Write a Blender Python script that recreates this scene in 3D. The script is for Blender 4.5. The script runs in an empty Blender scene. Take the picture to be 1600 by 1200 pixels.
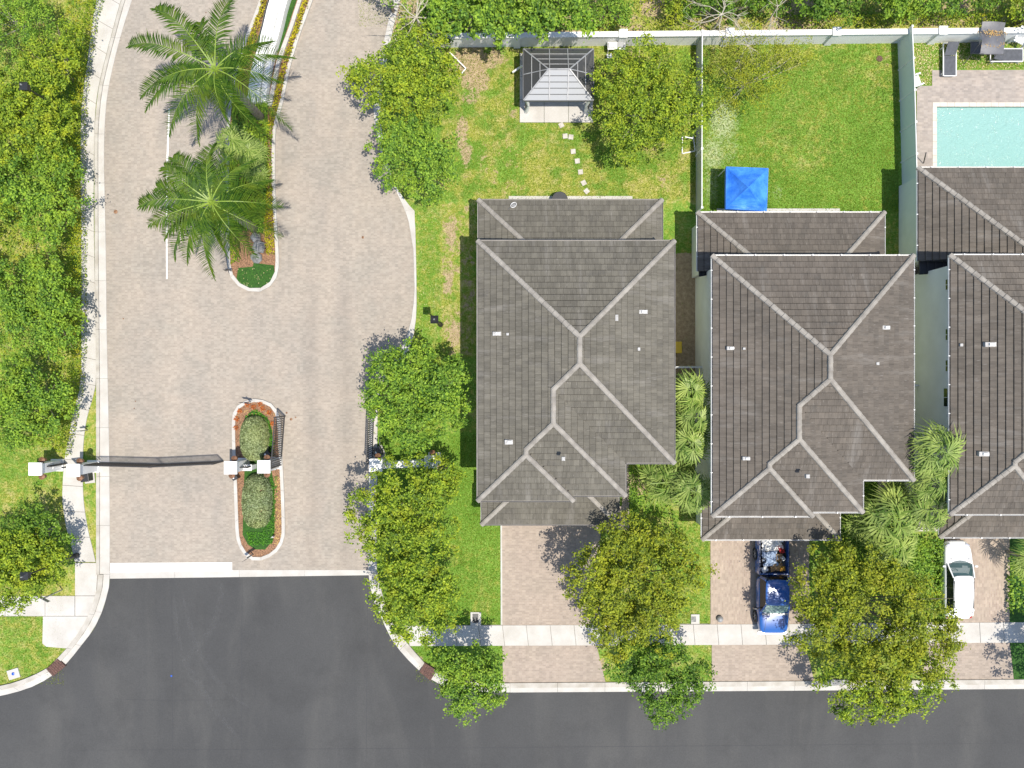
import bpy, bmesh, math, random
import numpy as np
from mathutils import Vector, Matrix

scene = bpy.context.scene
COL = scene.collection
RS = np.random.RandomState

# ------------------------------------------------------------------ camera, sky, sun, exposure
PXM = 24.0          # plan scale used for the survey of the site (units per metre at ground level)
CAMH = 50.0
cam_d = bpy.data.cameras.new('camera')
cam_d.sensor_width = 36.0
cam_d.lens = 36.0 / (1600.0 / PXM / CAMH)
cam_d.clip_start = 0.5
cam_d.clip_end = 3000
cam = bpy.data.objects.new('camera', cam_d)
COL.objects.link(cam)
cam.location = (0, 0, CAMH)
cam.rotation_euler = (0, 0, 0)
scene.camera = cam

SUNDIR = Vector((0.225, -0.225, 1.0)).normalized()
w = bpy.data.worlds.new('World'); scene.world = w
w.use_nodes = True
nt = w.node_tree; nt.nodes.clear()
sky = nt.nodes.new('ShaderNodeTexSky'); sky.sky_type = 'NISHITA'; sky.sun_disc = False
sky.sun_elevation = math.asin(SUNDIR.z)
sky.sun_rotation = math.atan2(SUNDIR.x, SUNDIR.y)
sky.air_density = 1.0; sky.dust_density = 1.0
bg = nt.nodes.new('ShaderNodeBackground'); bg.inputs[1].default_value = 0.125
wo = nt.nodes.new('ShaderNodeOutputWorld')
nt.links.new(sky.outputs[0], bg.inputs[0]); nt.links.new(bg.outputs[0], wo.inputs[0])
sun_d = bpy.data.lights.new('sun', 'SUN'); sun_d.energy = 3.6; sun_d.angle = math.radians(0.5)
sun_d.color = (1.0, 0.94, 0.84)
sun = bpy.data.objects.new('sun', sun_d); COL.objects.link(sun)
sun.rotation_euler = SUNDIR.to_track_quat('Z', 'Y').to_euler()
sun.location = (20, -20, 80)
scene.view_settings.view_transform = 'Standard'
scene.view_settings.look = 'None'
scene.view_settings.exposure = 0.66
scene.view_settings.gamma = 1.0
scene.view_settings.use_curve_mapping = False
scene.cycles.max_bounces = 6
scene.cycles.diffuse_bounces = 3
scene.cycles.transparent_max_bounces = 12

# ------------------------------------------------------------------ plan coordinates -> metres
def X(px, z=0.0): return (px - 800.0) / PXM * (1 - z / CAMH)
def Y(py, z=0.0): return (600.0 - py) / PXM * (1 - z / CAMH)
def P(px, py, z=0.0): return (X(px, z), Y(py, z))
def P3(px, py, z): return (X(px, z), Y(py, z), z)

# ------------------------------------------------------------------ object helpers
def link(o, parent=None):
    COL.objects.link(o)
    if parent is not None: o.parent = parent
    return o
def tag(o, label=None, cat=None, group=None, kind=None):
    if label: o['label'] = label
    if cat: o['category'] = cat
    if group: o['group'] = group
    if kind: o['kind'] = kind
    return o
def empty(name, loc=(0, 0, 0), rz=0.0, label=None, cat=None, group=None):
    o = bpy.data.objects.new(name, None); o.empty_display_size = 0.3
    link(o); o.location = loc; o.rotation_euler = (0, 0, rz)
    return tag(o, label, cat, group)
def part_empty(name, parent):
    o = bpy.data.objects.new(name, None); link(o, parent); return o
def children(o): return [c for c in COL.objects if c.parent == o]
def copy_tree(o, parent=None, kids=None):
    if kids is None:
        kids = {}
        for c in COL.objects:
            if c.parent: kids.setdefault(c.parent.name, []).append(c)
    c = o.copy(); COL.objects.link(c); c.parent = parent
    for ch in kids.get(o.name, []): copy_tree(ch, c, kids)
    return c

class MB:
    """collects simple solids, builds one mesh"""
    def __init__(s): s.v = []; s.f = []
    def add(s, verts, faces):
        b = len(s.v); s.v.extend([tuple(v) for v in verts]); s.f.extend([tuple(i + b for i in f) for f in faces]); return s
    def box(s, x0, x1, y0, y1, z0, z1):
        v = [(x0, y0, z0), (x1, y0, z0), (x1, y1, z0), (x0, y1, z0), (x0, y0, z1), (x1, y0, z1), (x1, y1, z1), (x0, y1, z1)]
        return s.add(v, [(0, 3, 2, 1), (4, 5, 6, 7), (0, 1, 5, 4), (1, 2, 6, 5), (2, 3, 7, 6), (3, 0, 4, 7)])
    def cbox(s, cx, cy, sx, sy, z0, z1, a=0.0):
        c, n = math.cos(a), math.sin(a); v = []
        for z in (z0, z1):
            for dx, dy in ((-1, -1), (1, -1), (1, 1), (-1, 1)):
                x, y = dx * sx / 2, dy * sy / 2
                v.append((cx + x * c - y * n, cy + x * n + y * c, z))
        return s.add(v, [(0, 3, 2, 1), (4, 5, 6, 7), (0, 1, 5, 4), (1, 2, 6, 5), (2, 3, 7, 6), (3, 0, 4, 7)])
    def bar(s, a, b, wd, ht=None, up=(0, 0, 1)):
        ht = ht or wd; a = Vector(a); b = Vector(b); d = (b - a)
        if d.length < 1e-6: return s
        d.normalize(); u = Vector(up)
        if abs(d.dot(u)) > 0.98: u = Vector((1, 0, 0))
        r = d.cross(u).normalized(); u = r.cross(d).normalized(); v = []
        for p in (a, b):
            for i, j in ((-1, -1), (1, -1), (1, 1), (-1, 1)): v.append(p + r * i * wd / 2 + u * j * ht / 2)
        return s.add(v, [(0, 3, 2, 1), (4, 5, 6, 7), (0, 1, 5, 4), (1, 2, 6, 5), (2, 3, 7, 6), (3, 0, 4, 7)])
    def tube(s, pts, rad, n=6, cap=True):
        pts = [Vector(p) for p in pts]
        if not hasattr(rad, '__len__'): rad = [rad] * len(pts)
        b = len(s.v); m = len(pts)
        for i, p in enumerate(pts):
            d = (pts[min(i + 1, m - 1)] - pts[max(i - 1, 0)]).normalized()
            u = Vector((0, 0, 1)) if abs(d.z) < 0.9 else Vector((1, 0, 0))
            r = d.cross(u).normalized(); u = r.cross(d)
            for k in range(n):
                t = 2 * math.pi * k / n; s.v.append(tuple(p + (r * math.cos(t) + u * math.sin(t)) * rad[i]))
        for i in range(m - 1):
            for k in range(n):
                a0 = b + i * n + k; a1 = b + i * n + (k + 1) % n
                s.f.append((a0, a1, a1 + n, a0 + n))
        if cap:
            s.f.append(tuple(b + k for k in range(n))[::-1]); s.f.append(tuple(b + (m - 1) * n + k for k in range(n)))
        return s
    def prism(s, poly, z0, z1):
        n = len(poly)
        ar = sum(poly[i][0] * poly[(i + 1) % n][1] - poly[(i + 1) % n][0] * poly[i][1] for i in range(n))
        if ar < 0: poly = list(poly)[::-1]
        v = [(p[0], p[1], z0) for p in poly] + [(p[0], p[1], z1) for p in poly]
        f = [tuple(range(n))[::-1], tuple(range(n, 2 * n))] + [(i, (i + 1) % n, (i + 1) % n + n, i + n) for i in range(n)]
        return s.add(v, f)
    def lathe(s, prof, cx=0, cy=0, n=12):
        b = len(s.v)
        for r, z in prof:
            for k in range(n):
                t = 2 * math.pi * k / n; s.v.append((cx + r * math.cos(t), cy + r * math.sin(t), z))
        for i in range(len(prof) - 1):
            for k in range(n):
                a0 = b + i * n + k; a1 = b + i * n + (k + 1) % n
                s.f.append((a0, a1, a1 + n, a0 + n))
        s.f.append(tuple(b + k for k in range(n))[::-1]); s.f.append(tuple(b + (len(prof) - 1) * n + k for k in range(n)))
        return s
    def mesh(s, name, mt=None):
        me = bpy.data.meshes.new(name); me.from_pydata(s.v, [], s.f); me.update()
        if mt: me.materials.append(mt)
        return me
    def build(s, name, mt, parent=None, smooth=False, label=None, kind=None, loc=None):
        me = s.mesh(name, mt)
        if smooth: me.polygons.foreach_set('use_smooth', [True] * len(me.polygons))
        o = bpy.data.objects.new(name, me); link(o, parent)
        if loc: o.location = loc
        if label: o['label'] = label
        if kind: o['kind'] = kind
        return o

def bevel(o, wd=0.02, seg=2):
    bm = bmesh.new(); bm.from_mesh(o.data)
    bmesh.ops.bevel(bm, geom=list(bm.edges), offset=wd, segments=seg, affect='EDGES', profile=0.5)
    bm.to_mesh(o.data); bm.free(); return o

def np_mesh(name, verts, faces, mt, parent=None):
    """verts Nx3, faces Mx4 or Mx3 numpy"""
    me = bpy.data.meshes.new(name); k = faces.shape[1]
    me.vertices.add(len(verts)); me.vertices.foreach_set('co', verts.astype(np.float32).ravel())
    me.loops.add(faces.size); me.loops.foreach_set('vertex_index', faces.astype(np.int32).ravel())
    me.polygons.add(len(faces)); me.polygons.foreach_set('loop_start', np.arange(0, faces.size, k, dtype=np.int32))
    me.update(calc_edges=True); me.materials.append(mt)
    o = bpy.data.objects.new(name, me); link(o, parent); return o

# ------------------------------------------------------------------ materials
MAT = {}
def newmat(name):
    m = bpy.data.materials.new(name); m.use_nodes = True; m.node_tree.nodes.clear()
    out = m.node_tree.nodes.new('ShaderNodeOutputMaterial'); MAT[name] = m
    return m, m.node_tree, out
def N(t, typ, **kw):
    n = t.nodes.new(typ)
    for k, v in kw.items(): setattr(n, k, v)
    return n
def ramp(t, fac, stops):
    r = N(t, 'ShaderNodeValToRGB'); e = r.color_ramp.elements
    while len(e) < len(stops): e.new(0.5)
    for i, (p, c) in enumerate(stops):
        e[i].position = p; e[i].color = (c[0], c[1], c[2], 1) if hasattr(c, '__len__') else (c, c, c, 1)
    t.links.new(fac, r.inputs[0]); return r.outputs[0]
def mix(t, fac, a, b, mode='MIX'):
    m = N(t, 'ShaderNodeMix', data_type='RGBA', blend_type=mode)
    for s, v in ((0, fac), (6, a), (7, b)):
        if hasattr(v, 'is_output') or isinstance(v, bpy.types.NodeSocket): t.links.new(v, m.inputs[s])
        elif s == 0: m.inputs[0].default_value = v
        else: m.inputs[s].default_value = (v[0], v[1], v[2], 1)
    return m.outputs[2]
def noise(t, vec, scale, detail=4, rough=0.55, dist=0.0):
    n = N(t, 'ShaderNodeTexNoise'); n.inputs['Scale'].default_value = scale; n.inputs['Detail'].default_value = detail
    n.inputs['Roughness'].default_value = rough; n.inputs['Distortion'].default_value = dist
    t.links.new(vec, n.inputs['Vector']); return n.outputs['Fac']
def math_(t, op, a, b=None, clamp=False):
    m = N(t, 'ShaderNodeMath', operation=op); m.use_clamp = clamp
    for i, v in enumerate((a, b)):
        if v is None: continue
        if isinstance(v, bpy.types.NodeSocket): t.links.new(v, m.inputs[i])
        else: m.inputs[i].default_value = v
    return m.outputs[0]
def pos(t): return N(t, 'ShaderNodeNewGeometry').outputs['Position']
def mapping(t, vec, scale=(1, 1, 1), rot=(0, 0, 0), loc=(0, 0, 0)):
    m = N(t, 'ShaderNodeMapping'); m.inputs['Scale'].default_value = scale; m.inputs['Rotation'].default_value = rot
    m.inputs['Location'].default_value = loc
    t.links.new(vec, m.inputs['Vector']); return m.outputs[0]
def bump(t, h, strength=0.3, dist=0.02):
    b = N(t, 'ShaderNodeBump'); b.inputs['Strength'].default_value = strength; b.inputs['Distance'].default_value = dist
    t.links.new(h, b.inputs['Height']); return b.outputs[0]
def principled(t, out, col, rough=0.7, metal=0.0, nrm=None, spec=0.5, trans=0.0, alpha=None, coat=0.0):
    p = N(t, 'ShaderNodeBsdfPrincipled')
    if isinstance(col, bpy.types.NodeSocket): t.links.new(col, p.inputs['Base Color'])
    else: p.inputs['Base Color'].default_value = (col[0], col[1], col[2], 1)
    if isinstance(rough, bpy.types.NodeSocket): t.links.new(rough, p.inputs['Roughness'])
    else: p.inputs['Roughness'].default_value = rough
    p.inputs['Metallic'].default_value = metal; p.inputs['Specular IOR Level'].default_value = spec
    p.inputs['Transmission Weight'].default_value = trans; p.inputs['Coat Weight'].default_value = coat
    if alpha is not None: p.inputs['Alpha'].default_value = alpha
    if nrm is not None: t.links.new(nrm, p.inputs['Normal'])
    t.links.new(p.outputs[0], out.inputs[0]); return p

def simple(name, c1, c2=None, scale=3.0, rough=0.7, metal=0.0, bmp=0.0, detail=5, coat=0.0, spec=0.5, lo=0.35, hi=0.65, grain=0.0):
    m, t, out = newmat(name)
    c2 = c2 or tuple(x * 0.8 for x in c1); p = pos(t)
    n = noise(t, p, scale, detail); col = ramp(t, n, [(lo, c2), (hi, c1)])
    nrm = None
    if grain:
        g = noise(t, p, 28, 2); col = mix(t, 1.0, col, ramp(t, g, [(0.3, 1 - grain), (0.7, 1 + grain * 0.5)]), 'MULTIPLY')
    if bmp: nrm = bump(t, noise(t, p, scale * 6, 3), bmp, 0.02)
    principled(t, out, col, rough, metal, nrm, spec, coat=coat); return m

def leafmat(name, dark, midc, light, yellow=None, yamt=0.0, nscale=0.6, transl=0.28, rough=0.5, gain=1.95):
    m, t, out = newmat(name)
    dark, midc, light = [tuple(min(.62, q * gain) for q in c_) for c_ in (dark, midc, light)]
    if yellow: yellow = tuple(min(.6, q * (1 + (gain - 1) * .6)) for q in yellow)
    g = N(t, 'ShaderNodeNewGeometry')
    col = ramp(t, g.outputs['Random Per Island'], [(0.0, dark), (0.45, midc), (1.0, light)])
    cl = noise(t, g.outputs['Position'], nscale, 3)
    col = mix(t, 1.0, col, ramp(t, cl, [(0.32, (0.78, 0.82, 0.9)), (0.68, (1.18, 1.12, 1.0))]), 'MULTIPLY')
    if yellow:
        y = math_(t, 'MULTIPLY', ramp(t, noise(t, g.outputs['Position'], nscale * 1.7, 4), [(0.5, 0), (0.68, 1)]), yamt)
        col = mix(t, y, col, yellow)
    p = N(t, 'ShaderNodeBsdfPrincipled'); t.links.new(col, p.inputs['Base Color']); p.inputs['Roughness'].default_value = rough
    p.inputs['Specular IOR Level'].default_value = 0.15
    tr = N(t, 'ShaderNodeBsdfTranslucent'); t.links.new(mix(t, 1.0, col, (1.1, 1.2, 0.5), 'MULTIPLY'), tr.inputs[0])
    ms = N(t, 'ShaderNodeMixShader'); ms.inputs[0].default_value = transl
    t.links.new(p.outputs[0], ms.inputs[1]); t.links.new(tr.outputs[0], ms.inputs[2]); t.links.new(ms.outputs[0], out.inputs[0])
    return m

# foliage
leafmat('leaf_oak', (0.030, 0.060, 0.010), (0.095, 0.148, 0.014), (0.20, 0.255, 0.022), (0.30, 0.29, 0.015), 0.45)
leafmat('leaf_green', (0.025, 0.062, 0.012), (0.075, 0.14, 0.018), (0.165, 0.25, 0.028), (0.26, 0.31, 0.02), 0.35)
leafmat('leaf_olive', (0.045, 0.068, 0.012), (0.105, 0.135, 0.013), (0.20, 0.225, 0.018), (0.235, 0.20, 0.015), 0.4)
leafmat('leaf_deep', (0.022, 0.055, 0.010), (0.058, 0.112, 0.014), (0.12, 0.19, 0.022), None)
leafmat('leaf_hedge', (0.045, 0.085, 0.01), (0.10, 0.15, 0.012), (0.19, 0.23, 0.015), (0.3, 0.24, 0.012), 0.6, 0.9)
leafmat('leaf_gold', (0.16, 0.14, 0.01), (0.36, 0.33, 0.015), (0.6, 0.55, 0.03), (0.4, 0.2, 0.02), 0.3, 1.5, gain=1.0)
leafmat('leaf_sage', (0.07, 0.09, 0.03), (0.17, 0.21, 0.09), (0.27, 0.31, 0.16), None, transl=0.2, gain=1.45)
leafmat('leaf_palm', (0.030, 0.085, 0.010), (0.065, 0.145, 0.013), (0.13, 0.225, 0.02), (0.22, 0.23, 0.015), 0.25, transl=0.10, rough=0.55, gain=0.70)
leafmat('leaf_fan', (0.045, 0.09, 0.015), (0.125, 0.21, 0.035), (0.32, 0.40, 0.11), None, transl=0.12, rough=0.4, gain=1.0)
leafmat('leaf_cover', (0.02, 0.075, 0.006), (0.04, 0.13, 0.010), (0.08, 0.2, 0.02), None)
leafmat('leaf_bromeliad', (0.35, 0.06, 0.02), (0.55, 0.14, 0.04), (0.65, 0.3, 0.1), None, gain=1.0)
simple('bark', (0.26, 0.22, 0.17), (0.13, 0.11, 0.085), 6, 0.9, bmp=0.5)
simple('bark_pale', (0.50, 0.46, 0.37), (0.3, 0.27, 0.2), 6, 0.85, bmp=0.4)
simple('palm_rib', (0.22, 0.30, 0.035), (0.14, 0.22, 0.025), 5, 0.5)
simple('palm_trunk', (0.34, 0.31, 0.26), (0.2, 0.18, 0.15), 5, 0.85, bmp=0.4)

# hard surfaces
simple('concrete_white', (0.51, 0.49, 0.455), (0.43, 0.405, 0.365), 0.9, 0.85, bmp=0.15, detail=8, grain=0.05)
simple('concrete_curb', (0.47, 0.445, 0.40), (0.35, 0.32, 0.27), 1.3, 0.85, bmp=0.2, detail=9, grain=0.07)
simple('concrete_joint', (0.25, 0.23, 0.2), None, 3, 0.9)
simple('paint_white', (0.80, 0.79, 0.76), (0.70, 0.69, 0.66), 2.2, 0.7, detail=8, grain=0.04)
simple('stucco_white', (0.82, 0.815, 0.80), (0.74, 0.735, 0.72), 0.8, 0.85, bmp=0.15, detail=7, grain=0.03)
simple('stucco_sage', (0.78, 0.79, 0.73), (0.70, 0.71, 0.65), 0.7, 0.85, bmp=0.2, detail=7, grain=0.03)
simple('vinyl_sage', (0.70, 0.75, 0.72), (0.64, 0.70, 0.67), 0.5, 0.5)
simple('vinyl_grey', (0.50, 0.50, 0.47), (0.44, 0.44, 0.42), 0.5, 0.5)
simple('aluminium_white', (0.78, 0.78, 0.77), (0.7, 0.7, 0.69), 2, 0.4)
simple('fascia_grey', (0.30, 0.285, 0.27), None, 2, 0.6)
simple('iron_black', (0.022, 0.022, 0.024), (0.014, 0.014, 0.015), 4, 0.45, spec=0.6)
simple('iron_grey', (0.09, 0.09, 0.09), None, 4, 0.5)
simple('bronze', (0.28, 0.14, 0.075), (0.18, 0.09, 0.05), 8, 0.5, metal=0.3)
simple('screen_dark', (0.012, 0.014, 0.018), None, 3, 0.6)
simple('glass_dark', (0.012, 0.015, 0.018), None, 3, 0.08)
simple('drain_brown', (0.16, 0.085, 0.065), (0.06, 0.035, 0.03), 14, 0.9, bmp=0.5)
simple('mulch', (0.36, 0.2, 0.11), (0.11, 0.06, 0.035), 16, 0.95, bmp=0.8, detail=6)
simple('steel', (0.40, 0.40, 0.40), (0.30, 0.30, 0.30), 4, 0.5, metal=0.4)
simple('sling_grey', (0.085, 0.09, 0.105), (0.06, 0.065, 0.075), 5, 0.7)
simple('canvas_grey', (0.14, 0.14, 0.15), (0.09, 0.09, 0.10), 2.0, 0.45, bmp=0.2)
simple('plastic_yellow', (0.72, 0.48, 0.015), None, 2, 0.35)
simple('plastic_white', (0.8, 0.8, 0.79), None, 2, 0.35)
simple('plastic_blue', (0.02, 0.10, 0.5), None, 3, 0.35)
simple('rubber', (0.016, 0.016, 0.016), None, 3, 0.85)
simple('stone_grey', (0.32, 0.32, 0.31), (0.14, 0.14, 0.14), 3, 0.9, bmp=0.6)
simple('stone_step', (0.52, 0.49, 0.43), (0.40, 0.365, 0.31), 4, 0.9, bmp=0.2)
simple('soil_grey', (0.20, 0.175, 0.14), (0.1, 0.085, 0.065), 2.0, 0.95, bmp=0.5, detail=9)
simple('pool_coping', (0.60, 0.545, 0.47), (0.52, 0.46, 0.39), 2, 0.8, grain=0.05)
simple('pool_plaster', (0.55, 0.80, 0.77), (0.47, 0.75, 0.72), 1.0, 0.8)
simple('cardboard', (0.42, 0.27, 0.14), None, 3, 0.8)
simple('cloth_red', (0.45, 0.04, 0.035), None, 6, 0.8)
simple('cloth_yellow', (0.6, 0.34, 0.05), None, 6, 0.8)
simple('tarp_silver', (0.42, 0.50, 0.62), (0.25, 0.33, 0.47), 2.5, 0.28, bmp=0.5)
simple('interior_grey', (0.22, 0.21, 0.19), None, 4, 0.8)
simple('vent_grey', (0.46, 0.455, 0.44), (0.30, 0.29, 0.275), 9, 0.7)
simple('rust', (0.35, 0.13, 0.05), None, 9, 0.9)
simple('ridge_mortar', (0.3182, 0.2924, 0.2544), (0.2150, 0.1961, 0.1710), 2.2, 0.9, bmp=0.3, detail=8)
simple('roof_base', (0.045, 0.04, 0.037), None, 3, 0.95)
simple('leaf_litter', (0.50, 0.36, 0.13), (0.36, 0.2, 0.07), 9, 0.8)
simple('litter_pale', (0.62, 0.55, 0.3), (0.45, 0.36, 0.14), 9, 0.8)

def carpaint(name, c, rough=0.25):
    m, t, out = newmat(name); principled(t, out, c, rough, 0.0, None, 0.5, coat=0.9)
carpaint('paint_blue', (0.02, 0.10, 0.36)); carpaint('paint_car_white', (0.80, 0.80, 0.79)); carpaint('paint_trim', (0.03, 0.03, 0.035), 0.5)
m, t, out = newmat('windshield'); principled(t, out, (0.05, 0.11, 0.11), 0.08, 0.0, None, 0.5, alpha=0.62)
m, t, out = newmat('windscreen_green'); principled(t, out, (0.30, 0.45, 0.38), 0.12, 0.0, None, 0.6, alpha=0.7)
m, t, out = newmat('chrome'); principled(t, out, (0.6, 0.6, 0.6), 0.15, 1.0)
m, t, out = newmat('smoked_panel'); principled(t, out, (0.055, 0.055, 0.053), 0.4, 0.0, None, 0.5, alpha=0.78)
m, t, out = newmat('glare_panel'); principled(t, out, (0.30, 0.31, 0.32), 0.5, 0.0, None, 0.4)  # south slope's smoked sheet, with its sun glare put into a paler colour
m, t, out = newmat('canopy_blue')
p = pos(t); principled(t, out, ramp(t, noise(t, p, 1.6, 4), [(0.35, (0.02, 0.15, 0.66)), (0.65, (0.06, 0.27, 0.85))]), 0.5, 0.0, bump(t, noise(t, mapping(t, p, (1, 2.5, 1), (0, 0, 0.6)), 3.0, 3), 0.5, 0.08), 0.5)

# asphalt
m, t, out = newmat('asphalt'); p = pos(t)
c = ramp(t, noise(t, p, 0.10, 5, 0.6), [(0.3, (0.044, 0.0445, 0.0450)), (0.7, (0.064, 0.064, 0.063))])
c = mix(t, ramp(t, noise(t, mapping(t, p, (0.5, 0.12, 1), (0, 0, -0.25)), 0.7, 5, 0.6, 0.4), [(0.48, 0), (0.75, 0.6)]), c, (0.088, 0.086, 0.080))
c = mix(t, ramp(t, noise(t, p, 0.33, 6, 0.65), [(0.5, 0), (0.75, 0.6)]), c, (0.037, 0.037, 0.037))
c = mix(t, 1.0, c, ramp(t, noise(t, p, 11, 5, 0.8), [(0.3, 0.84), (0.7, 1.18)]), 'MULTIPLY')
vor = N(t, 'ShaderNodeTexVoronoi', feature='DISTANCE_TO_EDGE'); vor.inputs['Scale'].default_value = 0.16
t.links.new(p, vor.inputs['Vector'])
c = mix(t, ramp(t, noise(t, p, 3.0, 9, 0.8), [(0.66, 0), (0.72, 0.35)]), c, (0.13, 0.128, 0.122))
principled(t, out, c, 0.82, 0, bump(t, noise(t, p, 40, 2), 0.25, 0.01), 0.4)
simple('asphalt_scuff', (0.155, 0.155, 0.155), (0.115, 0.115, 0.116), 6, 0.8, grain=0.05)
simple('asphalt_seam', (0.05, 0.051, 0.055), None, 6, 0.85)

# pavers
def paver(name, c1, c2, c3, tint, bw=0.20, bh=0.10, rot=0.0, mortar=(0.36, 0.31, 0.27), msize=0.010):
    m, t, out = newmat(name); p = pos(t)
    v = mapping(t, p, (1, 1, 1), (0, 0, rot))
    b = N(t, 'ShaderNodeTexBrick'); t.links.new(v, b.inputs['Vector'])
    b.inputs['Scale'].default_value = 1.0; b.inputs['Brick Width'].default_value = bw; b.inputs['Row Height'].default_value = bh
    b.inputs['Mortar Size'].default_value = msize; b.inputs['Mortar Smooth'].default_value = 0.2; b.inputs['Bias'].default_value = 0.0
    b.inputs['Color1'].default_value = (*c1, 1); b.inputs['Color2'].default_value = (*c2, 1); b.inputs['Mortar'].default_value = (*mortar, 1)
    # slower random tone per group of pavers
    sn = N(t, 'ShaderNodeVectorMath', operation='SNAP'); t.links.new(v, sn.inputs[0]); sn.inputs[1].default_value = (bw, bh, 1)
    wn = N(t, 'ShaderNodeTexWhiteNoise', noise_dimensions='2D'); t.links.new(sn.outputs[0], wn.inputs['Vector'])
    c = mix(t, 1.0, b.outputs['Color'], ramp(t, wn.outputs['Value'], [(0.0, 0.90), (1.0, 1.09)]), 'MULTIPLY')
    blotch = noise(t, p, 0.45, 7, 0.62, 0.3)
    c = mix(t, ramp(t, blotch, [(0.42, 0), (0.64, 0.62)]), c, mix(t, 1.0, c3, ramp(t, wn.outputs['Value'], [(0, 0.85), (1, 1.12)]), 'MULTIPLY'))
    c = mix(t, 1.0, c, ramp(t, noise(t, mapping(t, p, (0.8, 0.16, 1)), 0.7, 4), [(0.35, (1.05, 1.03, 1.0)), (0.7, tint)]), 'MULTIPLY')
    c = mix(t, 1.0, c, ramp(t, noise(t, p, 2.6, 5, 0.7), [(0.3, 0.92), (0.7, 1.06)]), 'MULTIPLY')
    if name == 'paver_road':      # worn wheel tracks and drips along the right hand lane
        sx = N(t, 'ShaderNodeSeparateXYZ'); t.links.new(p, sx.inputs[0])
        trk = None
        for xc in (X(487), X(541)):
            d_ = math_(t, 'ABSOLUTE', math_(t, 'SUBTRACT', math_(t, 'ADD', sx.outputs[0], math_(t, 'MULTIPLY', noise(t, mapping(t, p, (0.1, 0.1, 1)), 1.0, 2), 0.8)), xc + .4))
            r_ = ramp(t, d_, [(0.0, 1), (0.75, 0)]); trk = r_ if trk is None else math_(t, 'MAXIMUM', trk, r_)
        lim = ramp(t, math_(t, 'ADD', math_(t, 'MULTIPLY', sx.outputs[1], -0.05), 0.5), [(0.08, 0), (0.3, 1)])
        trk = math_(t, 'MULTIPLY', math_(t, 'MULTIPLY', trk, lim), ramp(t, noise(t, p, 1.2, 6, 0.7), [(0.3, 0.25), (0.7, 1)]))
        c = mix(t, math_(t, 'MULTIPLY', trk, 0.45), c, (0.20, 0.172, 0.145))
    principled(t, out, c, 0.85, 0, bump(t, b.outputs['Fac'], -0.5, 0.006), 0.35)
paver('paver_road', (0.338, 0.292, 0.245), (0.316, 0.275, 0.232), (0.285, 0.262, 0.226), (0.92, 0.92, 0.92), bw=0.20, bh=0.10, mortar=(0.36,0.32,0.27))
paver('paver_drive', (0.35, 0.288, 0.235), (0.305, 0.252, 0.208), (0.31, 0.265, 0.22), (0.95, 0.93, 0.92), bw=0.22, bh=0.11, rot=0)
paver('paver_drive_b', (0.39, 0.318, 0.25), (0.31, 0.242, 0.195), (0.34, 0.285, 0.232), (0.95, 0.93, 0.92), bw=0.22, bh=0.11, rot=math.pi / 2)
paver('paver_pool', (0.37, 0.32, 0.28), (0.30, 0.265, 0.24), (0.30, 0.27, 0.245), (0.9, 0.9, 0.9), bw=0.26, bh=0.13)

# roof tiles
def tilemat(name, c1, c2, axis, warm):
    m, t, out = newmat(name); g = N(t, 'ShaderNodeNewGeometry'); oi = N(t, 'ShaderNodeObjectInfo')
    r = math_(t, 'FRACT', math_(t, 'ADD', g.outputs['Random Per Island'], oi.outputs['Random']))
    col = ramp(t, r, [(0.0, c2), (1.0, c1)])
    sc = (0.8, 5, 1) if axis == 'ew' else (5, 0.8, 1)
    st = noise(t, mapping(t, g.outputs['Position'], sc), 1.0, 5, 0.65)
    col = mix(t, 1.0, col, ramp(t, st, [(0.28, 0.80), (0.72, 1.22)]), 'MULTIPLY')
    big = noise(t, g.outputs['Position'], 0.35, 5, 0.6)
    col = mix(t, 1.0, col, ramp(t, big, [(0.3, 0.88), (0.7, warm)]), 'MULTIPLY')
    sm = noise(t, mapping(t, g.outputs['Position'], tuple(x * 3 for x in sc)), 1.4, 3)
    col = mix(t, ramp(t, sm, [(0.60, 0), (0.78, 0.45)]), col, (0.31, 0.285, 0.26))
    lich = noise(t, g.outputs['Position'], 1.1, 9, 0.72)
    col = mix(t, ramp(t, lich, [(0.54, 0), (0.68, 0.55)]), col, (0.075, 0.070, 0.062))
    wet = noise(t, mapping(t, g.outputs['Position'], sc), 0.35, 4, 0.6)
    col = mix(t, ramp(t, wet, [(0.55, 0), (0.75, 0.4)]), col, (0.24, 0.225, 0.205))
    principled(t, out, col, 0.85, 0, bump(t, st, 0.2, 0.01), 0.35)
tilemat('tile_a_ew', (0.1344, 0.1235, 0.0990), (0.1058, 0.0974, 0.0782), 'ew', (1.10, 1.10, 1.10))
tilemat('tile_a_ns', (0.1285, 0.1184, 0.0950), (0.1016, 0.0932, 0.0750), 'ns', (1.10, 1.10, 1.10))
tilemat('tile_b_ew', (0.1193, 0.1033, 0.0846), (0.0941, 0.0815, 0.0670), 'ew', (1.10, 1.08, 1.08))
tilemat('tile_b_ns', (0.1193, 0.1033, 0.0846), (0.0941, 0.0815, 0.0670), 'ns', (1.10, 1.08, 1.08))

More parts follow.
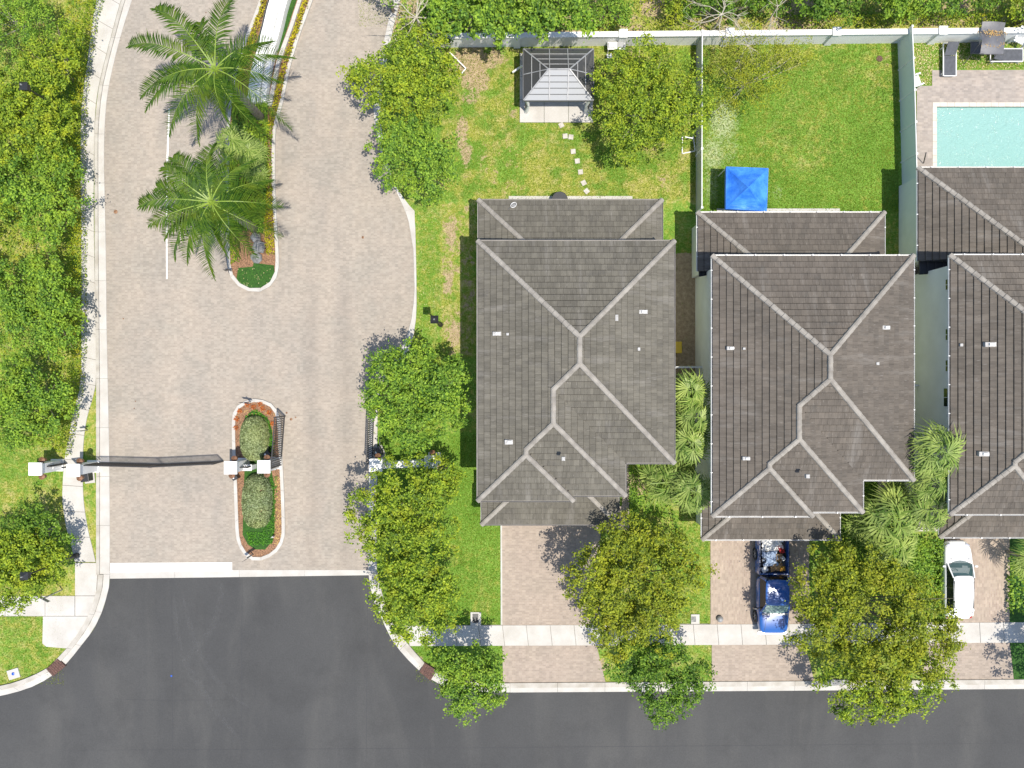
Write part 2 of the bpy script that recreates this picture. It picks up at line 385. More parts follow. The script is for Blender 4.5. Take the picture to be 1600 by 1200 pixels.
# lawn : colours from painted ground cover attribute (R soil, G yellowing, B bare pale patch)
m, t, out = newmat('lawn'); p = pos(t)
at = N(t, 'ShaderNodeAttribute'); at.attribute_name = 'cover'
sep = N(t, 'ShaderNodeSeparateColor'); t.links.new(at.outputs['Color'], sep.inputs[0])
f1 = noise(t, p, 9.0, 6, 0.75); f2 = noise(t, p, 2.2, 8, 0.78, 0.4)
lush = ramp(t, f1, [(0.28, (0.05, 0.12, 0.008)), (0.5, (0.115, 0.225, 0.020)), (0.72, (0.27, 0.39, 0.075))])
lush = mix(t, 1.0, lush, ramp(t, noise(t, p, 0.5, 5, 0.65), [(0.35, (0.80, 0.86, 0.85)), (0.68, (1.25, 1.18, 1.5))]), 'MULTIPLY')
yel = ramp(t, f1, [(0.28, (0.13, 0.165, 0.016)), (0.5, (0.27, 0.285, 0.045)), (0.72, (0.55, 0.49, 0.19))])
yf = math_(t, 'ADD', sep.outputs[1], math_(t, 'MULTIPLY', math_(t, 'SUBTRACT', f2, 0.5), 3.2), True)
c = mix(t, ramp(t, yf, [(0.25, 0), (0.75, 1)]), lush, yel)
straw = math_(t, 'MULTIPLY', ramp(t, noise(t, p, 1.3, 9, 0.74, 0.3), [(0.50, 0), (0.62, 1)]), ramp(t, sep.outputs[1], [(0.25, 0.05), (0.55, 0.75)]))
c = mix(t, straw, c, ramp(t, f1, [(0.3, (0.24, 0.20, 0.05)), (0.6, (0.50, 0.43, 0.19)), (0.75, (0.62, 0.56, 0.32))]))
soil = ramp(t, noise(t, p, 4.5, 7, 0.75), [(0.3, (0.21, 0.15, 0.09)), (0.55, (0.42, 0.32, 0.20)), (0.75, (0.55, 0.44, 0.30))])
sf = math_(t, 'ADD', sep.outputs[0], math_(t, 'MULTIPLY', math_(t, 'SUBTRACT', noise(t, p, 2.2, 7, 0.75, 0.5), 0.5), 1.5), True)
c = mix(t, ramp(t, sf, [(0.45, 0), (0.6, 1)]), c, soil)
pf = math_(t, 'ADD', sep.outputs[2], math_(t, 'MULTIPLY', math_(t, 'SUBTRACT', noise(t, p, 5, 6, 0.7), 0.5), 1.2), True)
c = mix(t, ramp(t, pf, [(0.35, 0), (0.8, 0.75)]), c, (0.46, 0.49, 0.30))
principled(t, out, c, 0.9, 0, bump(t, f1, 0.9, 0.05), 0.2)
leafmat('grass_blade', (0.075, 0.14, 0.01), (0.13, 0.20, 0.016), (0.24, 0.31, 0.035), (0.34, 0.31, 0.06), 0.5, 0.35, 0.3, gain=1.2)
simple('turf_dark', (0.035, 0.115, 0.008), (0.015, 0.055, 0.004), 12, 0.9, bmp=0.8, detail=5)
simple('turf_shade', (0.08, 0.12, 0.012), (0.04, 0.065, 0.006), 10, 0.9, bmp=0.8, detail=5)
simple('far_ground', (0.10, 0.15, 0.03), (0.16, 0.15, 0.06), 0.2, 0.95)

# pool water
m, t, out = newmat('pool_water'); p = pos(t)
wv = noise(t, mapping(t, p, (1, 1, 1)), 2.4, 3, 0.5, 3.2)
wv2 = noise(t, p, 1.4, 2, 0.5, 1.0)
h = math_(t, 'ADD', wv, math_(t, 'MULTIPLY', wv2, 1.4))
nr = bump(t, h, 0.6, 0.09)
tr = N(t, 'ShaderNodeBsdfRefraction'); tr.inputs['Color'].default_value = (0.80, 0.97, 0.95, 1); tr.inputs['IOR'].default_value = 1.10
tr.inputs['Roughness'].default_value = 0.0
gl = N(t, 'ShaderNodeBsdfGlossy'); gl.inputs['Roughness'].default_value = 0.06
df = N(t, 'ShaderNodeBsdfDiffuse'); df.inputs['Color'].default_value = (0.42, 0.72, 0.69, 1)
fr = N(t, 'ShaderNodeFresnel'); fr.inputs['IOR'].default_value = 1.33
for n_ in (tr, gl, fr, df): t.links.new(nr, n_.inputs['Normal'])
mt_ = N(t, 'ShaderNodeBsdfTransparent'); mt_.inputs[0].default_value = (0.75, 0.96, 0.94, 1)
a = N(t, 'ShaderNodeMixShader'); a.inputs[0].default_value = 0.55
t.links.new(mt_.outputs[0], a.inputs[1]); t.links.new(df.outputs[0], a.inputs[2])
b = N(t, 'ShaderNodeMixShader'); t.links.new(fr.outputs[0], b.inputs[0]); t.links.new(a.outputs[0], b.inputs[1]); t.links.new(gl.outputs[0], b.inputs[2])
t.links.new(b.outputs[0], out.inputs[0])

# ------------------------------------------------------------------ geometry utilities
def catmull(pts, n=8):
    out_ = []; m_ = len(pts)
    for i in range(m_ - 1):
        p0 = pts[max(i - 1, 0)]; p1 = pts[i]; p2 = pts[i + 1]; p3 = pts[min(i + 2, m_ - 1)]
        for k in range(n):
            t_ = k / n
            out_.append(tuple(0.5 * ((2 * p1[j]) + (-p0[j] + p2[j]) * t_ + (2 * p0[j] - 5 * p1[j] + 4 * p2[j] - p3[j]) * t_ ** 2 + (-p0[j] + 3 * p1[j] - 3 * p2[j] + p3[j]) * t_ ** 3) for j in range(len(p1))))
    out_.append(tuple(pts[-1])); return out_
def resample(pts, n):
    d = [0]
    for i in range(1, len(pts)): d.append(d[-1] + math.dist(pts[i], pts[i - 1]))
    tot = d[-1]; o = []; j = 0
    for k in range(n + 1):
        s = tot * k / n
        while j < len(pts) - 2 and d[j + 1] < s: j += 1
        f_ = 0 if d[j + 1] == d[j] else (s - d[j]) / (d[j + 1] - d[j])
        o.append(tuple(pts[j][q] * (1 - f_) + pts[j + 1][q] * f_ for q in range(len(pts[0]))))
    return o
def plen(pts): return sum(math.dist(pts[i], pts[i - 1]) for i in range(1, len(pts)))
def curve_px(pts, z=0.0, smooth=True):
    q = [P(a, b, z) for a, b in pts]
    return catmull(q, 8) if smooth else q
def ribbon(piece, L, R, z0, z1, seg, mt, parent, gap=0.014, sub=3, jig=0.0):
    """strip between two polylines cut into separate slabs"""
    n = max(1, round((plen(L) + plen(R)) / 2 / seg)); Lr = resample(L, n * sub); Rr = resample(R, n * sub)
    rnd = random.Random(len(L) * 7 + n)
    for k in range(n):
        a = [Vector(Lr[k * sub + i]) for i in range(sub + 1)]; b_ = [Vector(Rr[k * sub + i]) for i in range(sub + 1)]
        for arr in (a, b_):
            d0 = (arr[1] - arr[0]); d1 = (arr[-1] - arr[-2])
            if d0.length > gap: arr[0] = arr[0] + d0.normalized() * gap / 2
            if d1.length > gap: arr[-1] = arr[-1] - d1.normalized() * gap / 2
        poly = [tuple(v) for v in a] + [tuple(v) for v in b_[::-1]]
        MB().prism(poly, z0, z1 + rnd.uniform(-jig, jig)).build(piece, mt, parent)
def sheet(name, poly, z, mt, kind='structure', thick=0.0, parent=None):
    mb = MB()
    if thick: mb.prism(poly, z - thick, z)
    else:
        n = len(poly); ar = sum(poly[i][0] * poly[(i + 1) % n][1] - poly[(i + 1) % n][0] * poly[i][1] for i in range(n))
        if ar < 0: poly = poly[::-1]
        mb.add([(a, b, z) for a, b in poly], [tuple(range(n))])
    o = mb.build(name, mt, parent)
    if kind and parent is None: o['kind'] = kind
    return o

# ------------------------------------------------------------------ GROUND
sheet('ground', [(-600, -600), (600, -600), (600, 600), (-600, 600)], -0.12, MAT['far_ground'])

def vnoise(rs, shape, cells):
    g = rs.rand(cells[1] + 2, cells[0] + 2)
    yy = np.linspace(0, cells[1], shape[0]); xx = np.linspace(0, cells[0], shape[1])
    y0 = yy.astype(int); x0 = xx.astype(int); fy = (yy - y0)[:, None]; fx = (xx - x0)[None, :]
    fy = fy * fy * (3 - 2 * fy); fx = fx * fx * (3 - 2 * fx)
    return (g[y0][:, x0] * (1 - fy) * (1 - fx) + g[y0 + 1][:, x0] * fy * (1 - fx) + g[y0][:, x0 + 1] * (1 - fy) * fx + g[y0 + 1][:, x0 + 1] * fy * fx)

GX0, GX1, GY0, GY1, GS = -130, 1730, -130, 1330, 6.0
POOL = (1463, 1724, 167, 276)
def build_lawn():
    nx = int((GX1 - GX0) / GS) + 1; ny = int((GY1 - GY0) / GS) + 1
    px = GX0 + GS * np.arange(nx); py = GY0 + GS * np.arange(ny)
    PXg, PYg = np.meshgrid(px, py)
    rs = RS(4)
    nz = vnoise(rs, PXg.shape, (40, 32)); nz2 = vnoise(rs, PXg.shape, (110, 90)); nz3 = vnoise(rs, PXg.shape, (16, 12))
    soil = np.zeros(PXg.shape); ton = 0.35 + 0.3 * (nz - 0.5); pale = np.zeros(PXg.shape)
    def zone(x0, x1, y0, y1): return (PXg >= x0) & (PXg < x1) & (PYg >= y0) & (PYg < y1)
    def blob(arr, cx, cy, r, v, ry=None):
        d = np.hypot((PXg - cx) / r, (PYg - cy) / (ry or r)); arr[:] = np.maximum(arr, v * np.clip(1.35 - d, 0, 1))
    z = zone(-200, 150, -200, 1100); ton[z] = 0.52 + 0.5 * (nz[z] - 0.5)
    z = zone(690, 1092, 60, 320); ton[z] = 0.50 + 0.9 * (nz2[z] - 0.5); soil[z] = 0.20 + 0.34 * (nz[z] - .35) * (nz2[z] + .5)
    z = zone(690, 745, 320, 560); ton[z] = 0.6; soil[z] = 0.42 + 0.3 * (nz2[z] - 0.5)
    z = zone(645, 692, 310, 540); ton[z] = 0.36; soil[z] = 0
    z = zone(1094, 1410, 60, 340); ton[z] = 0.18 + 0.7 * (nz3[z] - 0.5) + 0.2 * (nz2[z] - 0.5); pale[z] = .10 + .25 * (nz[z] - .3); soil[z] = 0
    z = zone(1398, 1750, 50, 150); ton[z] = 0.30; soil[z] = 0.0
    z = zone(1052, 1100, 395, 600); soil[z] = 0.75
    z = zone(560, 800, 680, 1080); ton[z] = 0.14 + 0.5 * (nz[z] - 0.5)
    z = zone(900, 1750, 1000, 1080); ton[z] = 0.4
    z = zone(560, 1750, -200, 55); ton[z] = 0.75; soil[z] = 0.45 + 0.5 * (nz[z] - 0.5)
    for b in ((735, 100, 38, .95, 44), (765, 92, 34, .7, 24), (748, 125, 26, .7, 26), (722, 210, 14, .75, 40), (728, 240, 12, .7, 30), (704, 365, 15, .72, 40), (700, 440, 10, .7, 40),
              (712, 520, 14, .75, 30), (735, 150, 24, .6, 20), (985, 85, 20, .7, 14), (800, 175, 14, .5, 20), (1018, 5, 22, .95, 30), (755, 250, 20, .45, 40),
              (690, 730, 14, .8, 8), (1120, 65, 26, .6, 8), (80, 555, 14, .6, 20), (330, 0, 1, 0, 1), (30, 760, 60, .25, 20), (118, 800, 10, .7, 30),
              (610, 20, 26, .9, 30), (1385, 90, 8, .5, 30), (652, 1030, 12, .7, 14), (945, 1040, 16, .6, 18), (1000, 760, 14, .7, 22), (985, 750, 14, .6, 20)):
        blob(soil, *b)
    for b in ((1130, 188, 30, .75, 44), (1114, 240, 26, .65, 40), (1112, 290, 18, .5, 50), (1138, 232, 30, .45, 40), (1215, 300, 12, .45, 20), (1315, 165, 9, .35, 7), (1320, 150, 14, .2, 20), (1110, 265, 20, .35, 30)): blob(pale, *b)
    for b in ((1150, 95, 55, .75, 45), (1230, 90, 50, .7, 30), (1290, 70, 60, .5, 14)): blob(ton, *b)
    v = np.stack([X(PXg), Y(PYg), 0.012 * (nz2 - 0.5)], -1).reshape(-1, 3)
    idx = np.arange(nx * ny).reshape(ny, nx)
    f = np.stack([idx[1:, :-1], idx[1:, 1:], idx[:-1, 1:], idx[:-1, :-1]], -1)
    cxm = (PXg[:-1, :-1] + GS / 2); cym = (PYg[:-1, :-1] + GS / 2)
    hole = (cxm > POOL[0] - 3) & (cxm < POOL[1] + 3) & (cym > POOL[2] - 3) & (cym < POOL[3] + 3)
    f = f[~hole].reshape(-1, 4)
    o = np_mesh('lawn', v, f, MAT['lawn']); o['kind'] = 'structure'
    ca = o.data.color_attributes.new('cover', 'FLOAT_COLOR', 'POINT')
    c4 = np.stack([np.clip(soil, 0, 1), np.clip(ton, 0, 1), np.clip(pale, 0, 1), np.ones_like(soil)], -1).astype(np.float32)
    ca.data.foreach_set('color', c4.ravel())
    return o
build_lawn()

# ---- asphalt road
curbL_out = [(172, 897), (171, 915), (167, 932), (160, 955), (147, 982), (130, 1005), (104, 1037), (84, 1054), (50, 1073), (0, 1087), (-60, 1094), (-300, 1100), (-700, 1100)]
curbL_in = [(155, 897), (154, 915), (150, 932), (140, 960), (126, 985), (107, 1011), (91, 1028), (74, 1044), (37, 1061), (0, 1071), (-60, 1079), (-300, 1085), (-700, 1085)]
curbR_out = [(576, 897), (582, 932), (595, 962), (610, 995), (630, 1022), (656, 1048), (680, 1065), (705, 1075), (745, 1080), (797, 1081.5)]
curbR_in = [(590, 893), (597, 925), (608, 960), (624, 988), (642, 1010), (663, 1034), (684, 1050), (710, 1060), (750, 1065.5), (797, 1066.5)]
cLo, cLi = curve_px(curbL_out), curve_px(curbL_in)
cRo, cRi = curve_px(curbR_out), curve_px(curbR_in)
cSo = [P(797, 1081.5), P(1200, 1079), P(1600, 1076), P(1900, 1074), P(2500, 1070)]
cSi = [P(797, 1066.5), P(1200, 1064), P(1600, 1061), P(1900, 1059), P(2500, 1055)]
road_poly = cLo[::-1] + cRo + cSo[1:] + [P(2500, 1900), P(-700, 1900)]
sheet('road', road_poly, 0.020, MAT['asphalt'])
# tyre scuffs, crack seams and patches on the asphalt
def streak(pts, wd, z, mtn, nm):
    q = catmull([P(a, b) for a, b in pts], 6); L = []; R = []
    for i, p_ in enumerate(q):
        a = Vector(q[max(i - 1, 0)]); b_ = Vector(q[min(i + 1, len(q) - 1)]); d = (b_ - a).normalized(); n_ = Vector((-d.y, d.x))
        tp = min(1, 0.2 + 3.0 * min(i, len(q) - 1 - i) / len(q)); h = wd / 2 * tp
        L.append(Vector(p_) + n_ * h); R.append(Vector(p_) - n_ * h)
    mb = MB(); n_ = len(q)
    mb.add([(v.x, v.y, z) for v in L] + [(v.x, v.y, z) for v in R], [(i, i + n_, i + 1 + n_, i + 1) for i in range(n_ - 1)])
    return mb.build(nm, MAT[mtn], None)
def scuffmat():
    m, t, out = newmat('scuff_soft'); p = pos(t)
    d = N(t, 'ShaderNodeBsdfDiffuse'); d.inputs[0].default_value = (0.24, 0.24, 0.24, 1)
    tr = N(t, 'ShaderNodeBsdfTransparent'); ms = N(t, 'ShaderNodeMixShader')
    f = ramp(t, noise(t, p, 2.5, 6, 0.75), [(0.38, 0.0), (0.85, 0.16)])
    t.links.new(f, ms.inputs[0]); t.links.new(tr.outputs[0], ms.inputs[1]); t.links.new(d.outputs[0], ms.inputs[2]); t.links.new(ms.outputs[0], out.inputs[0])
scuffmat()
for i, (pts, wd) in enumerate([([(347, 908), (345, 935), (332, 980), (300, 1020), (285, 1034)], 0.40), ([(283, 1020), (292, 1040), (312, 1072), (345, 1120), (370, 1150)], 0.42),
                          ([(285, 925), (295, 970), (312, 1020), (350, 1075), (390, 1105)], 0.32), ([(272, 930), (276, 980), (286, 1020)], 0.30), ([(25, 1103), (33, 1107), (38, 1115)], 0.10), ([(73, 1094), (79, 1102), (82, 1112)], 0.08)]):
    o = streak(pts, wd, 0.026 + i * 0.002, 'scuff_soft', 'tyre_scuff'); o['kind'] = 'structure'
for i, (pts, wd) in enumerate([([(379, 903), (378, 1000), (378, 1100), (377, 1230)], 0.035), ([(268, 905), (269, 990), (270, 1120), (270, 1230)], 0.025), ([(180, 1092), (260, 1094), (376, 1093)], 0.02),
                          ([(575, 905), (574, 1000), (573, 1100), (572, 1230)], 0.03), ([(100, 1172), (500, 1170), (1000, 1166), (1700, 1160)], 0.025)]):
    o = streak(pts, wd, 0.0245 + 0.0001 * i, 'asphalt_seam', 'asphalt_seam'); o['kind'] = 'structure'
# manhole-like spots
def disc(name, px, py, r, z, mtn, h=0.01, kind=None, label=None, cat=None):
    mb = MB().lathe([(r, z), (r, z + h), (r * 0.9, z + h + 0.003)], *P(px, py), n=16)
    o = mb.build(name, MAT[mtn]); tag(o, label, cat, None, kind); return o
disc('survey_mark', 268, 1056, 0.06, 0.02, 'plastic_blue', 0.004, None, 'small round blue marker dot stuck on the dark asphalt', 'marker')

# ---- paver entrance road
left_in = [(172, 897), (172, 800), (171, 700), (169, 600), (167, 500), (166, 400), (164, 300), (163, 250), (164, 200), (168, 150), (178, 100), (191, 50), (207, 0), (228, -60), (262, -140), (420, -420)]
right_e = [(576, 897), (576, 800), (577, 740), (578, 680), (584, 620), (605, 580), (630, 540), (643, 500), (648, 450), (646.5, 390), (638, 342), (622, 305), (602, 262), (590, 215), (584, 170), (592, 110), (606, 40), (622, -20), (660, -140), (800, -420)]
cPL = curve_px(left_in); cPR = curve_px(right_e)
sheet('paved_road', cPL + cPR[::-1], 0.024, MAT['paver_road'])
# edge course of soldier pavers along the left curb is part of the paving
# header band and stop bar
ps = empty('header_band', (0, 0, 0)); ps['kind'] = 'structure'
ribbon('slab', [P(172, 892), P(330, 890.5), P(577, 890.5)], [P(172, 904), P(330, 902), P(577, 898.5)], 0.0, 0.034, 4.2, MAT['concrete_white'], ps)
o = sheet('stop_bar', [P(173, 879.5), P(363, 878.5), P(363, 892), P(173, 894)], 0.040, MAT['paint_white'])
o = sheet('lane_line', [P(263.5, 170), P(260, 260), P(259.5, 350), P(260, 436), P(262, 436), P(262, 350), P(262.8, 260), P(266, 170)], 0.030, MAT['paint_white'])

# ---- left curb (two courses) and sidewalks
cb = empty('curb_left', (0, 0, 0)); cb['kind'] = 'structure'
lo = [(152, 897), (152, 800), (152, 740), (152, 650), (152, 600), (151, 500), (150, 400), (149.5, 300), (149.5, 220), (151, 185), (156, 140), (165, 100), (178, 50), (192, 0), (214, -60), (248, -140), (405, -420)]
mid = [(a + 5.0, b) for a, b in lo]
L1 = curve_px(lo); L2 = curve_px(mid)
ribbon('curb_stone', L1, L2, 0.0, 0.15, 3.1, MAT['concrete_curb'], cb)
ribbon('gutter_slab', L2, cPL, 0.0, 0.055, 3.1, MAT['concrete_white'], cb)
# corner curb
midL = [tuple(np.array(a) * 0.55 + np.array(b_) * 0.45) for a, b_ in zip(resample(cLi, 60), resample(cLo, 60))]
cc = empty('curb_corner_left', (0, 0, 0)); cc['kind'] = 'structure'
ribbon('curb_stone', cLi, midL, 0.0, 0.14, 2.6, MAT['concrete_curb'], cc)
ribbon('gutter_slab', midL, cLo, 0.0, 0.05, 2.6, MAT['concrete_white'], cc)
midR = [tuple(np.array(a) * 0.5 + np.array(b_) * 0.5) for a, b_ in zip(resample(cRi, 60), resample(cRo, 60))]
cr = empty('curb_corner_right', (0, 0, 0)); cr['kind'] = 'structure'
ribbon('curb_stone', cRi, midR, 0.0, 0.14, 2.6, MAT['concrete_curb'], cr)
ribbon('gutter_slab', midR, cRo, 0.0, 0.05, 2.6, MAT['concrete_white'], cr)
midS = [tuple(np.array(a) * 0.5 + np.array(b_) * 0.5) for a, b_ in zip(cSi, cSo)]
cs = empty('curb_street', (0, 0, 0)); cs['kind'] = 'structure'
ribbon('curb_stone', cSi, midS, 0.0, 0.10, 3.05, MAT['concrete_curb'], cs)
ribbon('gutter_slab', midS, cSo, 0.0, 0.05, 3.05, MAT['concrete_white'], cs)
# curb along the right edge of paved road
ce = empty('curb_right', (0, 0, 0)); ce['kind'] = 'structure'
offr = [(a + 9, b) for a, b in right_e]
offr = [(589, 897), (589, 800), (590, 740), (590, 680), (593, 620), (612, 588), (640, 545), (650, 500), (651, 450), (650, 390), (648, 342), (640, 318), (622, 300), (608, 262), (598, 215), (595, 170), (602, 110), (616, 40), (632, -20), (672, -140), (812, -420)]
ribbon('curb_stone', cPR, curve_px(offr), 0.0, 0.12, 3.1, MAT['concrete_white'], ce)
sheet('curb_apron', [P(622, 303), P(648, 330), P(650, 400), P(651, 450), P(650, 500), P(645, 530), P(648, 450), P(646, 390), P(638, 342)], 0.09, MAT['concrete_white'])

sw = empty('sidewalk_left', (0, 0, 0)); sw['kind'] = 'structure'
sl = [(415, -420), (205, -140), (170, -60), (152, 0), (143, 50), (137, 100), (130, 150), (127, 200), (127, 300), (128, 400), (128, 500), (127, 590), (121, 622), (113, 650), (109, 680), (102, 715), (98.5, 760), (99, 790), (105, 828), (112, 852), (118, 878)]
sr = [(403, -420), (246, -140), (212, -60), (190, 0), (176, 50), (163, 100), (154, 140), (149, 185), (147, 300), (148, 400), (150, 500), (150.5, 590), (147, 615), (137, 650), (132, 680), (130, 715), (130, 760), (132, 790), (138, 828), (144, 852), (150, 878)]
sheetbase = sheet('sidewalk_bed', curve_px(sl) + curve_px(sr)[::-1], 0.02, MAT['concrete_joint'], parent=sw)
ribbon('slab', curve_px(sl), curve_px(sr), 0.0, 0.055, 1.68, MAT['concrete_white'], sw, gap=0.03)
sheet('sidewalk_bed', [P(-300, 931), P(-300, 963), P(148, 963), P(156, 930), P(155, 879), P(118, 879), P(118, 931)], 0.021, MAT['concrete_joint'], parent=sw)
ribbon('slab', [P(118, 879), P(118, 930.5)], [P(154, 879), P(150.5, 930.5)], 0, 0.055, 2.3, MAT['concrete_white'], sw, gap=0.03)
ribbon('slab', [P(-300, 931), P(117.5, 931)], [P(-300, 962), P(117.5, 962)], 0, 0.055, 2.0, MAT['concrete_white'], sw, gap=0.03)
MB().prism([P(118.3, 931), P(150, 931), P(140, 962), P(118.3, 962)], 0, 0.055).build('slab', MAT['concrete_white'], sw)
MB().prism([P(68, 962.8), P(139, 962.8), P(125, 985), P(108, 1013), P(73, 1010), P(67, 1005)], 0, 0.055).build('slab', MAT['concrete_white'], sw)
# drain inlets of brown brick set in the curbs
def drain(poly, label):
    o = MB().prism([P(*q) for q in poly], 0.0, 0.165).build('drain_inlet', MAT['drain_brown']); tag(o, label, 'drain')
    a, b_, c_, d_ = [Vector(P(*q)) for q in poly]
    for k in range(7):
        f0 = (k + 0.12) / 7; f1 = (k + 0.80) / 7
        q = [a.lerp(d_, f0), b_.lerp(c_, f0), b_.lerp(c_, f1), a.lerp(d_, f1)]
        MB().prism([tuple(v) for v in q], 0.165, 0.185).build('brick', MAT['drain_brown'], o)
drain([(92, 1028), (105, 1039), (85, 1055.5), (74.5, 1044)], 'brown brick drain inlet set in the curved curb left of the road')
drain([(664, 1034), (655.5, 1048), (673, 1062), (683, 1046)], 'brown grated drain inlet in the curb beside the small round tree')

o = MB().prism([P(1283, 1063), P(1300, 1060.5), P(1324, 1061), P(1326, 1068), P(1284, 1071)], 0.0, .17).build('drain_inlet', MAT['stone_grey']); tag(o, 'grey concrete drain top in the kerb under the largest olive tree', 'drain')
# south sidewalk and driveways
ss = empty('sidewalk_right', (0, 0, 0)); ss['kind'] = 'structure'
sheet('sidewalk_bed', [P(630, 977), P(2200, 968), P(2200, 1000), P(642, 1009)], 0.020, MAT['concrete_joint'], parent=ss)
ribbon('slab', [P(636, 977.5), P(1200, 975), P(1600, 972), P(2200, 968)], [P(640, 1009), P(1202, 1007), P(1600, 1003.5), P(2200, 999)], 0.0, 0.055, 1.56, MAT['concrete_white'], ss, gap=0.028)
def drive(polyup, polylow, mtn):
    sheet('driveway', [P(*q) for q in polyup], 0.030, MAT[mtn]); sheet('driveway_apron', [P(*q) for q in polylow], 0.030, MAT['paver_drive'])
drive([(784, 795), (938, 795), (938, 976.5), (785, 976.8)], [(785, 1008.8), (932, 1008), (946, 1065.5), (786, 1066.5)], 'paver_drive')
drive([(1110, 825), (1264, 825), (1264, 975), (1110, 975.5)], [(1112, 1007.3), (1258, 1006.5), (1272, 1063.5), (1112, 1064.5)], 'paver_drive_b')
drive([(1476, 825), (1630, 825), (1630, 971.5), (1476, 973)], [(1450, 1004.5), (1577, 1003.7), (1584, 1061), (1440, 1062.3)], 'paver_drive_b')
sheet('lawn_strip', [P(1577, 839), P(1640, 839), P(1640, 971.3), P(1577, 972)], 0.045, MAT['turf_dark'])
sheet('lawn_strip', [P(1577.5, 1003.8), P(1640, 1003.3), P(1640, 1060.8), P(1583.5, 1061.1)], 0.045, MAT['turf_dark'])
# curbing line beside first driveway
MB().prism([P(782, 820), P(784.5, 820), P(785, 976), P(782.5, 976)], 0, 0.05).build('driveway_edging', MAT['concrete_white'])['kind'] = 'structure'
# entry walks
sheet('entry_walk', [P(972, 715), P(983, 715), P(983, 830), P(938, 830), P(938, 800), P(972, 790)], 0.030, MAT['paver_drive'])
sheet('entry_walk', [P(1371, 740), P(1385, 740), P(1386, 805), P(1376, 835), P(1364, 830), P(1372, 800)], 0.030, MAT['paver_drive_b'])
sheet('side_yard', [P(1430, 300), P(1500, 300), P(1500, 830), P(1430, 830)], 0.02, MAT['concrete_curb'])

# ------------------------------------------------------------------ HOUSES
SL = 0.4167      # roof pitch
def clip_half(poly, a, b, c):
    """keep points with a*x+b*y<=c"""
    o = []; n = len(poly)
    for i in range(n):
        p = poly[i]; q = poly[(i + 1) % n]; dp = a * p[0] + b * p[1] - c; dq = a * q[0] + b * q[1] - c
        if dp <= 0: o.append(p)
        if (dp < 0 < dq) or (dq < 0 < dp):
            t_ = dp / (dp - dq); o.append((p[0] + (q[0] - p[0]) * t_, p[1] + (q[1] - p[1]) * t_))
    return o
def parea(poly): return sum(poly[i][0] * poly[(i + 1) % len(poly)][1] - poly[(i + 1) % len(poly)][0] * poly[i][1] for i in range(len(poly))) / 2

class Roof:
    """facets in plan metres; each facet has its eave line and downslope direction"""
    def __init__(s, root, pal, name, budget, seed):
        s.root = root; s.pal = pal; s.rnd = random.Random(seed); s.budget = budget
        s.base = MB(); s.name = name; s.part = None; s.full = []; s.cut = []
    def facet(s, poly, side, eave, ze):
        """side: direction the facet faces (w,e,n,s); eave: plan coordinate of the eave line; ze eave height"""
        ax = 0 if side in 'we' else 1; sg = 1 if side in 'es' and side == 'e' or side == 'n' else -1
        # distance up the slope from the eave
        def dist(p): return (eave - p[ax]) * sg
        def zz(p): return ze + SL * dist(p)
        if parea(poly) < 0: poly = poly[::-1]
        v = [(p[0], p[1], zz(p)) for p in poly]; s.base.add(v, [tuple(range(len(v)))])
        other = 1 - ax; dmax = max(dist(p) for p in poly); u0 = min(p[other] for p in poly); u1 = max(p[other] for p in poly)
        ex = 0.358; tw = 0.36; nr = int(dmax / ex) + 1
        mt = MAT[s.pal + ('_ew' if ax == 0 else '_ns')]
        for r in range(nr):
            d0 = r * ex; d1 = d0 + ex
            off = (0.5 * tw if r % 2 else 0) + s.rnd.uniform(-.02, .02); k0 = int((u0 - off) / tw) - 1; k1 = int((u1 - off) / tw) + 1
            cg = {'w': 0.016, 'n': 0.034}.get(side, 0.022)  # gap baring dark base stands in for course shadow line, widest on north
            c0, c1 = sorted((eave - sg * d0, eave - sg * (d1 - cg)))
            for k in range(k0, k1 + 1):
                a0 = off + k * tw + 0.0035; a1 = off + (k + 1) * tw - 0.0035
                q = poly
                if ax == 0:
                    for h in ((-1, 0, -c0), (1, 0, c1), (0, -1, -a0), (0, 1, a1)): q = clip_half(q, *h)
                else:
                    for h in ((-1, 0, -a0), (1, 0, a1), (0, -1, -c0), (0, 1, c1)): q = clip_half(q, *h)
                if len(q) < 3 or abs(parea(q)) < 0.003: continue
                # drop duplicate points
                qq = []
                for p in q:
                    if not qq or math.dist(p, qq[-1]) > 1e-4: qq.append(p)
                if len(qq) > 2 and math.dist(qq[0], qq[-1]) < 1e-4: qq.pop()
                if len(qq) < 3: continue
                tilt = s.rnd.uniform(-0.006, 0.008); skew = s.rnd.uniform(-0.006, 0.006)
                n = len(qq); top = []; bot = []
                for p in qq:
                    dd = (dist(p) - d0) / ex; uu = (p[other] - a0) / (a1 - a0) - 0.5
                    h = 0.092 * (1 - dd) + 0.020 * dd + tilt * (1 - dd) + skew * uu
                    top.append((p[0], p[1], zz(p) + h)); bot.append((p[0], p[1], zz(p) + 0.002))
                fc = [tuple(range(n))] + [(i + n, (i + 1) % n + n, (i + 1) % n, i) for i in range(n)]
                (s.full if abs(abs(parea(qq)) - ((ex - cg) * (tw - 0.007))) < 0.002 else s.cut).append((top + bot, fc, mt))
    def finish(s, tile_name, stuff_name):
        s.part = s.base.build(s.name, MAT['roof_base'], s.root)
        s.rnd.shuffle(s.full)
        singles = s.full[:s.budget]; rest = s.full[s.budget:] + s.cut
        for v, f, mt in singles:
            c = v[0]; MB().add([(a - c[0], b - c[1], d - c[2]) for a, b, d in v], f).build(tile_name, mt, s.part, loc=c)
        for mt in {id(r[2]): r[2] for r in rest}.values():
            mb = MB()
            for v, f, m2 in rest:
                if m2 is mt: mb.add(v, f)
            o = mb.build(stuff_name, mt, s.part); o['kind'] = 'stuff'
        return s.part

